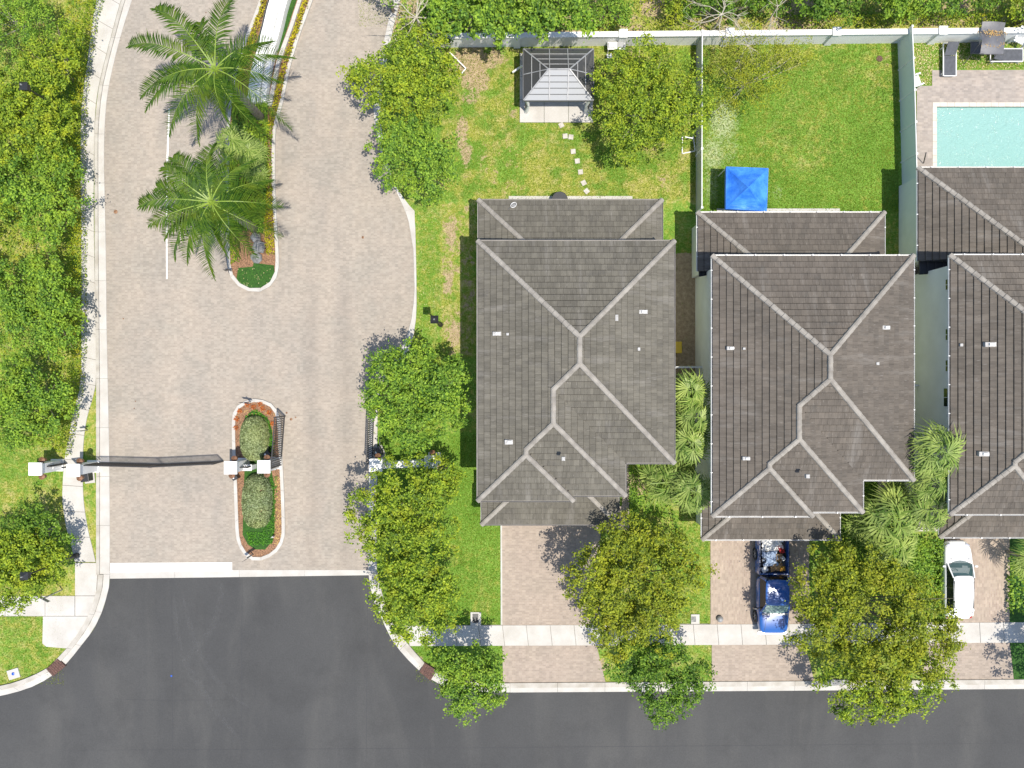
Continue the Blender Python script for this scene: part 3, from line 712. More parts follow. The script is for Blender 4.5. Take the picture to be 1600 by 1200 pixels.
CAPM = {}
def ridge_line(a, b, parent, wd=0.33):
    """row of overlapping half-round cap tiles from low end a to high end b"""
    a = Vector(a); b = Vector(b); d = b - a; L_ = d.length; n = max(1, round(L_ / 0.40)); step = L_ / n; d.normalize()
    key = round(wd, 2)
    if key not in CAPM:
        mb = MB(); ring = []
        for x, w_, h in ((-0.03, wd / 2, 0.165), (0.43, wd / 2 * 0.86, 0.12)):
            for k in range(6):
                t_ = math.pi * k / 5; ring.append((x, -w_ * math.cos(t_), -0.03 + h * math.sin(t_) ** 0.8 if 0 < k < 5 else -0.05))
        f = [(k, k + 6, k + 7, k + 1) for k in range(5)] + [(0, 1, 2, 3, 4, 5), (11, 10, 9, 8, 7, 6)]
        mb.add(ring, f); CAPM[key] = mb.mesh('ridge_tile', MAT['ridge_mortar'])
    r = d.cross(Vector((0, 0, 1))).normalized(); u = r.cross(d)
    M3 = Matrix((d, -r, u)).transposed().to_4x4()
    for k in range(n):
        o = bpy.data.objects.new('ridge_tile', CAPM[key]); link(o, parent)
        o.matrix_local = Matrix.Translation(a + d * step * k + u * random.Random(k * 3 + n).uniform(0.02, 0.035)) @ M3 @ Matrix.Scale(step / 0.40, 4, (1, 0, 0))

HE = 6.0; LE = 3.0
def gutter(parent, a, b, z, mt='aluminium_white', out_n=(0, 0), brackets=True):
    """box gutter along an eave from a to b, hanging on its outer side"""
    a = Vector((*a, z)); b = Vector((*b, z)); o2 = Vector((*out_n, 0))
    g = MB().bar(a + o2 * 0.075 - Vector((0, 0, .02)), b + o2 * 0.075 - Vector((0, 0, .02)), 0.012, 0.12)
    g.bar(a + o2 * 0.035 - Vector((0, 0, .07)), b + o2 * 0.035 - Vector((0, 0, .07)), 0.09, 0.012)
    o = g.build('gutter', MAT[mt], parent)
    if brackets:
        n = int((b - a).length / 1.5); d = (b - a).normalized()
        for k in range(n):
            p = a.lerp(b, (k + .5) / n)
            MB().bar(p - o2 * 0.02 + Vector((0, 0, .045)), p + o2 * 0.10 + Vector((0, 0, .045)), 0.05, 0.02).build('bracket', MAT['aluminium_white'], o)
    return o

def build_house(ix, label, pal, E, ext, seed, gutters, patio, garage, vents, wallmat, windows=(), side_screen=None):
    """E = main eaves in survey coordinates at eave height: x0,x1,yN,yS,x1b,ySb,x1c,ySc"""
    x0, x1, yN, yS, x1b, ySb, x1c, ySc = E
    k = 1 - HE / CAMH
    fx = lambda p: (p - 800) / PXM * k
    fy = lambda p: (600 - p) / PXM * k
    a = (x1 - x0) / 2; b = (x1b - x0) / 2; c = (x1c - x0) / 2
    xA, xB, xC = x0 + a, x0 + b, x0 + c
    root = empty('house', (0, 0, 0), 0, label, 'house', 'two storey houses with grey hip tile roofs in a row')
    # walls
    ov = 0.45
    W = [(fx(x0) + ov, fy(yN) - ov), (fx(x1) - ov, fy(yN) - ov), (fx(x1) - ov, fy(yS) + ov), (fx(x1b) - ov, fy(yS) + ov), (fx(x1b) - ov, fy(ySb) + ov), (fx(x1c) - ov, fy(ySb) + ov), (fx(x1c) - ov, fy(ySc) + ov), (fx(x0) + ov, fy(ySc) + ov)]
    wl = MB().prism(W, 0, HE - 0.12).build('wall', MAT[wallmat], root)
    F = [(fx(x0), fy(yN)), (fx(x1), fy(yN)), (fx(x1), fy(yS)), (fx(x1b), fy(yS)), (fx(x1b), fy(ySb)), (fx(x1c), fy(ySb)), (fx(x1c), fy(ySc)), (fx(x0), fy(ySc))]
    MB().prism([(p[0] + (0.012 if p[0] < fx(xA) else -0.012), p[1] + (-0.012 if i < 2 else 0.012)) for i, p in enumerate(F)], HE - 0.19, HE - 0.02).build('soffit', MAT['fascia_grey'], root)
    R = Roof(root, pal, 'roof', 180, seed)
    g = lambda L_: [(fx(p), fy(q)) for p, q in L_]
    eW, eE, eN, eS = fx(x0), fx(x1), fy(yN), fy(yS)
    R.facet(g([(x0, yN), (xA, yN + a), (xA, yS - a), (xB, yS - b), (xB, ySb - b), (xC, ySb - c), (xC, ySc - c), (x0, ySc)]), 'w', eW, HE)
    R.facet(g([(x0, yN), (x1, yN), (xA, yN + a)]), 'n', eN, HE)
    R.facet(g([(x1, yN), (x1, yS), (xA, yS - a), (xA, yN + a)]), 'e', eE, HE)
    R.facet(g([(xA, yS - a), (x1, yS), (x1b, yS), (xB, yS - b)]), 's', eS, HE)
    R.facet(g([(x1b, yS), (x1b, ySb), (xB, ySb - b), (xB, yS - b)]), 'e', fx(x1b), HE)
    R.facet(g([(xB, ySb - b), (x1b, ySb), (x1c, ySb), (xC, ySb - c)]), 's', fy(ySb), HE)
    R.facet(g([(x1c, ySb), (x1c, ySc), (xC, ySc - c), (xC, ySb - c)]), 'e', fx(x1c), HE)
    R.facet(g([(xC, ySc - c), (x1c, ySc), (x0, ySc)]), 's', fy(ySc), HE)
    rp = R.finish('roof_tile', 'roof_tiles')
    s_ = SL / PXM * k
    def q3(px, py, h): return (fx(px), fy(py), HE + h * s_ + 0.03)
    for lo_, hi_ in (((x0, yN, 0), (xA, yN + a, a)), ((x1, yN, 0), (xA, yN + a, a)), ((xA, yS - a, a), (xA, yN + a, a)), ((x1, yS, 0), (xA, yS - a, a)),
                     ((xB, yS - b, b), (xA, yS - a, a)), ((xB, ySb - b, b), (xB, yS - b, b)), ((x1b, ySb, 0), (xB, ySb - b, b)), ((xC, ySb - c, c), (xB, ySb - b, b)),
                     ((xC, ySc - c, c), (xC, ySb - c, c)), ((x1c, ySc, 0), (xC, ySc - c, c)), ((x0, ySc, 0), (xC, ySc - c, c))):
        if math.dist(lo_[:2], hi_[:2]) > 3: ridge_line(q3(*lo_), q3(*hi_), rp)
    # valley flashing left open; gutters or plain fascia
    gm = 'aluminium_white' if gutters else 'fascia_grey'
    for i in range(len(F)):
        p, q = F[i], F[(i + 1) % len(F)]; d = (Vector(q) - Vector(p)); 
        if d.length < 0.5: continue
        d.normalize(); gutter(root, p, q, HE, gm, (-d.y, d.x), gutters)
    # vents
    for vx, vy, sx, sy in vents:
        z = HE + 1.4; px_, py_ = X(vx, z), Y(vy, z)
        mb = MB().cbox(px_, py_, sx, sy, HE + 0.2, z)
        # sit on the roof: height of the roof under it
        hx = min(px_ - fx(x0), fx(x1) - px_, fy(yN) - py_) if py_ > fy(yS) else min(px_ - fx(x0), fx(x1b) - px_)
        zt = HE + SL * max(0.2, hx)
        mb = MB().cbox(px_, py_, sx, sy, zt - 0.1, zt + 0.16)
        v_ = mb.build('vent', MAT['vent_grey'], root)
        if sx > 0.3: MB().cbox(px_ + 0.05, py_, sx * 0.5, sy * 0.5, zt + 0.16, zt + 0.26).build('cap', MAT['aluminium_white'], v_)
    # single storey roof at the back
    if patio:
        px0, px1, pyN, yend = patio; kk = 1 - LE / CAMH
        bx0, bx1, by = X(px0, LE), X(px1, LE), Y(pyN, LE); yw = fy(yN) - ov + 0.02 if yend is None else Y(yend, 4.8)
        dep = by - yw
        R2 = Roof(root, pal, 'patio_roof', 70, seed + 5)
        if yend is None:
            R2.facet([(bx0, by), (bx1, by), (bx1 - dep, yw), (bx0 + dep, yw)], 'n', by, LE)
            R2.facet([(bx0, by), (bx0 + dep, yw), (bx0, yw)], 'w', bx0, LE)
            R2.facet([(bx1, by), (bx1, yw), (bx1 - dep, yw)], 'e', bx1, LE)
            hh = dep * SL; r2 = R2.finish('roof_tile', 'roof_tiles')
            ridge_line((bx0, by, LE + .03), (bx0 + dep, yw, LE + hh + .03), r2); ridge_line((bx1, by, LE + .03), (bx1 - dep, yw, LE + hh + .03), r2)
            MB().box(bx0 + 0.35, bx1 - 0.35, yw, by - 0.35, 0, LE - 0.12).build('patio_wall', MAT[wallmat], root)
        else:
            dd = min(dep, bx1 - bx0)
            R2.facet([(bx0, by), (bx1, by), (bx1, yw), (bx0 + dep, yw)], 'n', by, LE)
            R2.facet([(bx0, by), (bx0 + dep, yw), (bx0, yw)], 'w', bx0, LE)
            hh = dep * SL; r2 = R2.finish('roof_tile', 'roof_tiles')
            ridge_line((bx0, by, LE + .03), (bx0 + dep, yw, LE + hh + .03), r2)
            MB().box(bx0 + 0.35, bx1 - 0.3, yw + 0.05, by - 0.35, 0, LE - 0.12).build('patio_wall', MAT[wallmat], root)
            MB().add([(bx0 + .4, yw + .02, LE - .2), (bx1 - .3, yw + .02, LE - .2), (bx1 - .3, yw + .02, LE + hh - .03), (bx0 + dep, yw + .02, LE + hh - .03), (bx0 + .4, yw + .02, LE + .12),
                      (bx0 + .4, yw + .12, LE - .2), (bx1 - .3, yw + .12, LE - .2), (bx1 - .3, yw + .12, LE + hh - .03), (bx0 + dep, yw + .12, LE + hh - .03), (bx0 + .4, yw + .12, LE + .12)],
                     [(0, 1, 2, 3, 4), (9, 8, 7, 6, 5), (0, 5, 6, 1), (1, 6, 7, 2), (2, 7, 8, 3), (3, 8, 9, 4), (4, 9, 5, 0)]).build('dark_gable_wall', MAT['screen_dark'], root)  # gable wall closing the roof end, given the dark screen colour
        MB().box(bx0 + 0.012, bx1 - 0.012, yw + 0.01, by - 0.012, LE - 0.19, LE - 0.02).build('soffit', MAT['fascia_grey'], root)
        gutter(root, (bx0, by), (bx1, by), LE, gm, (0, 1), gutters); gutter(root, (bx0, yw), (bx0, by), LE, gm, (-1, 0), gutters)
        if yend is None: gutter(root, (bx1, by), (bx1, yw), LE, gm, (1, 0), gutters)
    if garage:
        gx0, gx1, gyS, gyT, gxin = garage
        bx0, bx1, by = X(gx0, LE), X(gx1, LE), Y(gyS, LE); yw = fy(ySc) + ov - 0.02; dep = yw - by
        xe0 = fx(x0) + ov; tz = Y(gyT, LE)
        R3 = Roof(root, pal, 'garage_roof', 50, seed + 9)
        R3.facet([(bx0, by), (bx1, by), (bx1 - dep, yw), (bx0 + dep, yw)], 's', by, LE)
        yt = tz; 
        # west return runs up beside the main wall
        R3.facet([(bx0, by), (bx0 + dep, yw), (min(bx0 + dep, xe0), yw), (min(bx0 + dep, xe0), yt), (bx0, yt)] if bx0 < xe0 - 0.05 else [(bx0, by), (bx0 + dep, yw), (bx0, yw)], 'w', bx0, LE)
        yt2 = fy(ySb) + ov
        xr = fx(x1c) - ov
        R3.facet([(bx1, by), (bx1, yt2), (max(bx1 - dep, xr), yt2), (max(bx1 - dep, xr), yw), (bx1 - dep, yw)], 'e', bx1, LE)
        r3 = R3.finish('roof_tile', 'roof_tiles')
        ridge_line((bx0, by, LE + .03), (bx0 + dep, yw, LE + dep * SL + .03), r3); ridge_line((bx1, by, LE + .03), (bx1 - dep, yw, LE + dep * SL + .03), r3)
        MB().box(max(bx0 + 0.35, xe0 + 0.01 if bx0 > xe0 - .3 else bx0 + .35), bx1 - 0.35, by + 0.5, yw, 0, LE - 0.12).build('garage_wall', MAT[wallmat], root)
        MB().box(bx0 + 0.012, bx1 - 0.012, by + 0.012, yw, LE - 0.19, LE - 0.02).build('soffit', MAT['fascia_grey'], root)
        gd = MB().box(bx0 + 0.9, bx0 + 5.3, by + 0.44, by + 0.49, 0.02, 2.2).build('garage_door', MAT['paint_white'], root)
        for i in range(4): MB().box(bx0 + 0.95, bx0 + 5.25, by + 0.425, by + 0.438, 0.06 + i * 0.54, 0.54 + i * 0.54).build('panel', MAT['paint_white'], gd)
        gutter(root, (bx1, by), (bx0, by), LE, gm, (0, -1), gutters); gutter(root, (bx0, by), (bx0, yt), LE, gm, (-1, 0), gutters)
        gutter(root, (bx1, yt2), (bx1, by), LE, gm, (1, 0), gutters)
    for wy0, wy1, z0, z1 in windows:
        xw = fx(x0) + ov
        f_ = MB().box(xw - 0.05, xw - 0.002, wy0 - .05, wy1 + .05, z0 - .05, z1 + .05).build('window', MAT['aluminium_white'], root)
        MB().box(xw - 0.065, xw - 0.052, wy0, (wy0 + wy1) / 2 - .02, z0, z1).build('pane', MAT['glass_dark'], f_)
        MB().box(xw - 0.065, xw - 0.052, (wy0 + wy1) / 2 + .02, wy1, z0, z1).build('pane', MAT['glass_dark'], f_)
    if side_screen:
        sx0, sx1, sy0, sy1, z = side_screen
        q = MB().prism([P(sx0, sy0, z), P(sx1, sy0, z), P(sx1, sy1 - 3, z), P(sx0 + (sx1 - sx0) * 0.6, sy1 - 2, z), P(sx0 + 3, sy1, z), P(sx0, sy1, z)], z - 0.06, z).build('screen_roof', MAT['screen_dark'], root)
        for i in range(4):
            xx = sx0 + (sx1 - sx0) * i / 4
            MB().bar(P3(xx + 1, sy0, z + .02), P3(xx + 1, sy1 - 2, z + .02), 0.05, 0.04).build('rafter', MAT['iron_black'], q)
    return root

HA = (747, 1053, 377, 723, 977, 774, 895.5, 782)
build_house(0, 'grey tiled two storey house beside the entrance road, nearest to the gates', 'tile_a', HA, None, 11, False,
            (748, 1034, 313, None), (753, 966, 819, 782, 0),
            [(776, 520, .48, .22), (793, 521, .14, .14), (1007, 486, .50, .22), (963, 497, .16, .34), (1000, 545, .14, .18), (795, 692, .46, .26), (879, 715, .18, .2)], 'stucco_sage',
            [(3.2, 4.4, 3.6, 4.8), (-1.0, .2, 3.6, 4.8), (-4.4, -3.2, 3.6, 4.8)])
HB = (1113, 1426.5, 400, 749.5, 1347, 799.5, 1269, 806)
build_house(1, 'brown grey tiled two storey house with white gutters in the middle of the row', 'tile_b', HB, None, 23, True,
            (1090, 1381, 332.5, None), (1097, 1311, 842.5, 776, 0),
            [(1149, 543, .44, .2), (1168, 544, .14, .12), (1390, 511, .46, .22), (1374, 568, .16, .16), (1171, 718, .42, .2), (1255, 742, .2, .2)], 'stucco_sage',
            [(3.0, 4.0, 5.1, 5.6), (-1.0, 0, 5.1, 5.6)], (1092, 1114, 395, 432, 2.9))
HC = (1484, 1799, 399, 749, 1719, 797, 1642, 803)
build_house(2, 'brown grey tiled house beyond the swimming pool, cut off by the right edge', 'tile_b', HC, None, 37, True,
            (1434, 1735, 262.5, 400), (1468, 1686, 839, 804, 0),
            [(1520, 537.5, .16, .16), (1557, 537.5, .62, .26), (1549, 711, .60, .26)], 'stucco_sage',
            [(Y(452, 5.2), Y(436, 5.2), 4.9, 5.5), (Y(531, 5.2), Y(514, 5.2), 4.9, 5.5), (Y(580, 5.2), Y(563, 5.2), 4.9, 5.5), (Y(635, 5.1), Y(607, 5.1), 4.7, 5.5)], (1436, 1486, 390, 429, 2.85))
# patio slabs at the back doors
sheet('patio_slab', [P(795, 306.5), P(988, 306.5), P(988, 330), P(795, 330)], 0.04, MAT['concrete_white'])
sheet('patio_slab', [P(1120, 326), P(1312, 326), P(1312, 345), P(1120, 345)], 0.04, MAT['concrete_white'])
# courtyard gate bars between the houses
def side_gate(xa, xb, y, label):
    r = empty('side_gate', (0, 0, 0), 0, label, 'gate')
    z = 1.8
    MB().bar(P3(xa, y, z), P3(xb, y - .3, z), 0.10, 0.06).build('top_rail', MAT['aluminium_white'], r)
    MB().bar(P3(xa, y, .2), P3(xb, y - .3, .2), 0.06, 0.06).build('bottom_rail', MAT['aluminium_white'], r)
    n = 9
    for i in range(n):
        a = Vector(P3(xa, y, .2)).lerp(Vector(P3(xb, y - .3, .2)), (i + .5) / n)
        MB().bar(a, a + Vector((0, 0, 1.55)), 0.11, 0.03).build('picket', MAT['aluminium_white'], r)
    for xx in (xa + 1, xb - 1): MB().bar(P3(xx, y, 0), P3(xx, y, 1.95), 0.12).build('post', MAT['aluminium_white'], r)
side_gate(1054, 1104, 574, 'white side gate in the shaded gap between the first and middle house')
side_gate(1425, 1478, 602, 'white side gate in the pale gap next to the dark side windows')

# ------------------------------------------------------------------ WALLS, FENCES
wall = empty('boundary_wall', (0, 0, 0), 0, 'long white boundary wall with square piers behind the back gardens', 'wall')
WZ = 1.5
def wy(px): return 56.5 - (px - 700) * 0.0095     # centre line at cap height
piers = [640, 808, 974, 1141, 1308, 1474.5, 1641, 1808]
for i, px in enumerate(piers):
    pc = P(px, wy(px) - 2, WZ + .1)
    p_ = MB().cbox(pc[0], pc[1], 0.42, 0.42, 0, WZ + 0.02).build('pier', MAT['stucco_white'], wall)
    MB().cbox(pc[0], pc[1], 0.54, 0.54, WZ + 0.02, WZ + 0.12).build('pier_cap', MAT['paint_white'], p_)
    if i + 1 < len(piers):
        q = P(piers[i + 1], wy(piers[i + 1]) - 2, WZ + .1)
        n = 2
        for k in range(n):
            a = Vector((*pc, 0)).lerp(Vector((*q, 0)), k / n); b_ = Vector((*pc, 0)).lerp(Vector((*q, 0)), (k + 1) / n)
            if k == 0: a = a + Vector((0.212, 0, 0))
            if k == n - 1: b_ = b_ - Vector((0.212, 0, 0))
            m_ = Vector((0, 0, 0.5 * (WZ - .08)))
            MB().bar(a + m_, b_ + m_, 0.20, WZ - .08).build('wall_panel', MAT['stucco_white'], wall)
            a2 = a + Vector((0, 0, WZ - .04)); b2 = b_ + Vector((0, 0, WZ - .04))
            MB().bar(a2, b2 - Vector((0.01, 0, 0)), 0.34, 0.08).build('coping', MAT['paint_white'], wall)
def panel_fence(pts, z, mt, label, postgap, outside=1, capw=0.05, cat='fence'):
    r = empty('panel_fence', (0, 0, 0), 0, label, cat)
    q = [Vector((*P(a, b, 0), 0)) for a, b in pts]
    L_ = plen([tuple(v) for v in q]); n = max(1, round(L_ / postgap)); rs_ = resample([tuple(v) for v in q], n)
    for i in range(n):
        a = Vector(rs_[i]); b_ = Vector(rs_[i + 1]); m_ = Vector((0, 0, z / 2 + .03))
        d = (b_ - a).normalized() * 0.04
        MB().bar(a + m_ + d, b_ + m_ - d, 0.045, z - .06).build('panel', MAT[mt], r)
        t_ = Vector((0, 0, z)); MB().bar(a + t_ + d, b_ + t_ - d, capw, 0.07).build('top_rail', MAT['aluminium_white'], r)
    for i in range(n + 1):
        a = Vector(rs_[i]); p_ = MB().bar(a, a + Vector((0, 0, z + .05)), 0.10).build('post', MAT['aluminium_white'], r)
        MB().bar(a + Vector((0, 0, z + .05)), a + Vector((0, 0, z + .09)), 0.13).build('post_cap', MAT['aluminium_white'], p_)
    return r
panel_fence([(1088, 66), (1087.5, 200), (1087.5, 333)], 1.55, 'vinyl_grey', 'white capped grey panel fence dividing the patchy lawn from the lush green lawn', 3.3)
panel_fence([(1402, 62), (1406, 160), (1409.5, 300), (1411, 398)], 1.85, 'vinyl_sage', 'pale green panel fence beside the pool deck and the lush green lawn', 2.0)

# ------------------------------------------------------------------ GATES
def column(px, py, label, lant=((0, 1),), z=2.5, group='white entrance gate columns'):
    c = P(px, py, z); r = empty('gate_column', (c[0], c[1], 0), 0, label, 'column', group)
    MB().cbox(0, 0, 0.62, 0.62, 0, z - .12).build('shaft', MAT['stucco_white'], r)
    MB().cbox(0, 0, 0.78, 0.78, 0, .22).build('base', MAT['stucco_white'], r)
    cp = MB().cbox(0, 0, 0.80, 0.80, z - .12, z); cp.cbox(0, 0, 0.72, 0.72, z - .2, z - .121)
    cp.build('cap', MAT['paint_white'], r)
    for dx, dy in lant:
        y = dy * 0.52
        l_ = MB().lathe([(.03, z - .82), (.12, z - .78), (.15, z - .5), (.10, z - .45)], dx * 0.16, y, 10).build('lantern', MAT['bronze'], r)
        MB().lathe([(.19, z - .45), (.20, z - .43), (.06, z - .34), (.015, z - .27)], dx * 0.16, y, 10).build('lantern_lid', MAT['bronze'], l_)
        MB().bar((dx * .16, dy * .31, z - .6), (dx * .16, dy * .42, z - .6), .04).build('bracket', MAT['iron_black'], l_)
    return r
C1 = column(54.5, 733, 'white gate column standing on grass, leftmost of the columns', ((1, 1), (1, -1)))
C2 = column(114, 735, 'white gate column between the sidewalk and the closed gate, with copper lanterns', ((1, 1), (1, -1)))
C3 = column(360, 731, 'white gate column at the left edge of the island between its two hedges', ((.5, 1), (-.5, -1)))
C4 = column(412, 729.5, 'white gate column at the right side of the island beside the open gate leaf', ((.4, 1), (.4, -1)))
C5 = column(587, 727, 'white gate column at the right road edge under the tree leaves', ((.4, 1),))
C6 = column(673, 722, 'white column on grass below the round tree, end of its low wall', ((.4, 1),))
def low_wall(a, b, z, w_, label):
    r = empty('low_wall', (0, 0, 0), 0, label, 'wall')
    A = Vector(P3(*a, 0)); B = Vector(P3(*b, 0)); n = 2
    MB().bar(A + Vector((0, 0, z / 2)), B + Vector((0, 0, z / 2)), w_, z).build('wall_body', MAT['stucco_white'], r)
    for k in range(n):
        p = A.lerp(B, k / n + .004); q = A.lerp(B, (k + 1) / n - .004); t_ = Vector((0, 0, z + .035))
        MB().bar(p + t_, q + t_, w_ + .1, .07).build('coping', MAT['paint_white'], r)
low_wall((64, 727), (100, 725), 1.1, .3, 'short white wall joining the two leftmost gate columns')
low_wall((126, 728), (154, 727), 1.1, .3, 'short white wall from the sidewalk column to the closed gate')
low_wall((371, 728), (402, 728), 1.0, .3, 'short white wall crossing the island between its two columns')
low_wall((422, 729), (438, 727), 1.0, .26, 'white wall stub at the right side of the island')
low_wall((600, 724), (662, 721), 1.3, .32, 'white wall hidden under the trees at the right road edge')
def gate_leaf(a, b, z, label, n, arch=0.15, group=None):
    """iron gate leaf between two ground points (survey coords)"""
    r = empty('gate_leaf', (0, 0, 0), 0, label, 'gate', group)
    A = Vector(P3(*a, 0)); B = Vector(P3(*b, 0)); d = (B - A)
    for h, nm, w_ in ((.15, 'bottom_rail', .06), (z, 'top_rail', .06)):
        MB().bar(A + Vector((0, 0, h)), B + Vector((0, 0, h)), w_, w_).build(nm, MAT['iron_black'], r)
    for P_ in (A, B): MB().bar(P_, P_ + Vector((0, 0, z + .05)), .08).build('stile', MAT['iron_black'], r)
    dd = d.normalized(); mm = MB().bar((0, 0, .15), (0, 0, z + .02), .044, up=(dd.x, dd.y, 0)).mesh('picket', MAT['iron_black'])
    for i in range(1, n):
        o = bpy.data.objects.new('picket', mm); link(o, r); o.location = A.lerp(B, i / n)
    return r
gate_leaf((155, 722.5), (254, 725), 1.85, 'left leaf of the closed black iron gate across the entry lane', 24)
gate_leaf((256, 725), (349, 720.5), 1.85, 'right leaf of the closed black iron gate, hinged at the island column', 23)
gate_leaf((101, 724), (105.5, 724), 1.8, 'narrow black iron pedestrian gate at the sidewalk column', 4)
gate_leaf((123, 726), (139, 724), 1.8, 'short black iron fence on the wall beside the sidewalk column', 7)
gate_leaf((424, 724), (437, 722), 2.1, 'short black iron screen at the right end of the island wall', 5)
gate_leaf((440, 726), (445.5, 650), 2.2, 'open black iron gate leaf folded back along the right side of the island', 22)
gate_leaf((582, 720), (585, 640), 2.2, 'open black iron gate leaf folded back along the right road edge', 24)
gate_leaf((374, 726), (400, 726), 1.75, 'black iron railing on the island wall between the two hedges', 8)
for i, (x, y, s, a, lb) in enumerate([(141, 746, .5, 0.1, 'black gate motor cabinet on a white pad beside the sidewalk column'), (372.5, 745, .34, .5, 'small black gate motor at the foot of the left island column'),
                           (422, 709, .36, .6, 'small black gate motor at the foot of the right island column'), (593, 706, .5, .4, 'black gate motor cabinet on a pad behind the right road column')]):
    r = empty('gate_motor', (*P(x, y), 0), a, lb, 'gate motor')
    MB().cbox(0, 0, s * 1.3, s * 1.45, 0.0, .09).build('pad', MAT['concrete_white'], r)
    bevel(MB().cbox(0, 0.06, s, s, .09, .62).build('cabinet', MAT['iron_black'], r), .04)
    bevel(MB().cbox(0, 0.06, s * 1.08, s * 1.08, .62, .70).build('lid', MAT['iron_black'], r), .03)
    MB().bar((s * .3, s * .4, .4), (s * .9, s * 1.5, .5), .04).build('arm', MAT['iron_grey'], r)
    MB().cbox(-s * .2, .06, .1, .14, .70, .715).build('label_plate', MAT['plastic_white'], r)

# ------------------------------------------------------------------ POOL AND DECK
def pool():
    x0, x1, y0, y1 = X(POOL[0]), X(POOL[1]), Y(POOL[3]), Y(POOL[2])
    r = empty('swimming_pool', ((x0 + x1) / 2, (y0 + y1) / 2, 0), 0, 'turquoise rectangular swimming pool with pale coping in the paved deck', 'pool')
    ox, oy = (x0 + x1) / 2, (y0 + y1) / 2
    a, b, c, d = x0 - ox, x1 - ox, y0 - oy, y1 - oy; z = -1.3
    mb = MB(); mb.add([(a, c, z), (b, c, z), (b, d, z), (a, d, z), (a, c, 0), (b, c, 0), (b, d, 0), (a, d, 0)], [(0, 1, 2, 3), (4, 5, 1, 0), (5, 6, 2, 1), (6, 7, 3, 2), (7, 4, 0, 3)])
    mb.build('basin', MAT['pool_plaster'], r)
    wt = MB(); wt.add([(a, c, -.10), (b, c, -.10), (b, d, -.10), (a, d, -.10)], [(0, 1, 2, 3)])
    wt.build('water', MAT['pool_water'], r)
    st = MB(); 
    for i in range(3): st.box(b - 2.2, b, c + i * .35, d - 0.001, -1.3 + .0, -1.0 + .3 * i * .9)
    cw = 0.27; n = 24
    for i in range(n):
        f0 = a - cw + (b - a + 2 * cw) * i / n + .006; f1 = a - cw + (b - a + 2 * cw) * (i + 1) / n - .006
        MB().box(f0, f1, d, d + cw, -.12, .065).build('coping_stone', MAT['pool_coping'], r)
        MB().box(f0, f1, c - cw, c, -.12, .065).build('coping_stone', MAT['pool_coping'], r)
    n = 10
    for i in range(n):
        g0 = c + (d - c) * i / n + .006; g1 = c + (d - c) * (i + 1) / n - .006
        MB().box(a - cw, a - .0, g0, g1, -.12, .065).build('coping_stone', MAT['pool_coping'], r)
        MB().box(b, b + cw, g0, g1, -.12, .065).build('coping_stone', MAT['pool_coping'], r)
pool()
px0, px1, py0, py1 = POOL[0] - 6, POOL[1] + 6, POOL[2] - 6, POOL[3] + 6
def deck(poly): sheet('pool_deck', [P(*q) for q in poly], 0.045, MAT['paver_pool'], thick=0.03)
deck([(1432, 134.5), (1456, 134.5), (1456, 160.8), (1432, 160.8)]); deck([(1456.02, 110), (1900, 109), (1900, 160.8), (1456.02, 160.8)])
deck([(1432, 160.82), (1456.8, 160.82), (1456.8, 300), (1432, 300)]); deck([(1731, 160.82), (1900, 160.82), (1900, 300), (1731, 300)]); deck([(1456.82, 282.5), (1730.9, 282.5), (1730.9, 300), (1456.82, 300)])

# ------------------------------------------------------------------ FOLIAGE
def leaf_cloud(name, pts, nrm, size, mt, parent, rs, wid=0.6, fold=0.25):
    n = len(pts); nr = nrm / (np.linalg.norm(nrm, axis=1, keepdims=True) + 1e-9)
    rv = rs.normal(size=(n, 3)); a = np.cross(nr, rv); a /= (np.linalg.norm(a, axis=1, keepdims=True) + 1e-9)
    b = np.cross(nr, a); s = (size * rs.uniform(0.65, 1.3, n))[:, None]
    v = np.stack([pts - a * s * .5, pts + b * s * wid * .5 + nr * s * fold * .5, pts + a * s * .5, pts - b * s * wid * .5 + nr * s * fold * .5], 1).reshape(-1, 3)
    f = np.arange(4 * n).reshape(n, 4)
    return np_mesh(name, v, f, MAT[mt], parent)

def crown_points(rs, lobes, dens, perc, sig, zmin=0.6, under=0.0):
    """lobes: (x,y,z,rx,rz) ; returns leaf points and normals"""
    Ps = []; Ns = []
    for (x, y, z, rx, rz) in lobes:
        n = max(4, int(dens * rx * rx)); d = rs.normal(size=(n, 3)); d[:, 2] = np.abs(d[:, 2]) * 1.0 - 0.25 * rs.rand(n)
        d /= np.linalg.norm(d, axis=1, keepdims=True)
        ph = rs.rand(4) * 6.28; az = np.arctan2(d[:, 1], d[:, 0])
        lump = 1 + 0.12 * np.sin(az * 3 + ph[0]) + 0.12 * np.sin(az * 7 + ph[1]) * np.cos(d[:, 2] * 4) + 0.10 * np.sin(az * 8 + ph[2]) * np.sin(d[:, 2] * 6 + ph[3])
        k = np.where(rs.rand(n) < 0.78, np.where(rs.rand(n) < .12, rs.uniform(1.0, 1.22, n), rs.uniform(0.78, 1.04, n)), rs.uniform(0.35, 0.8, n)) * lump
        cpos = np.stack([x + d[:, 0] * rx * k, y + d[:, 1] * rx * k, z + d[:, 2] * rz * k], 1)
        m = rs.poisson(perc, n) + 3
        idx = np.repeat(np.arange(n), m); M_ = len(idx)
        sg = sig * rs.uniform(0.7, 1.3, n)[idx][:, None]
        p = cpos[idx] + rs.normal(size=(M_, 3)) * np.array([1, 1, 0.55]) * sg
        nn = d[idx] * 0.5 + np.array([0.12, -0.12, 0.95]) + rs.normal(size=(M_, 3)) * 0.6
        ok = p[:, 2] > zmin; Ps.append(p[ok]); Ns.append(nn[ok])
    return np.concatenate(Ps), np.concatenate(Ns)

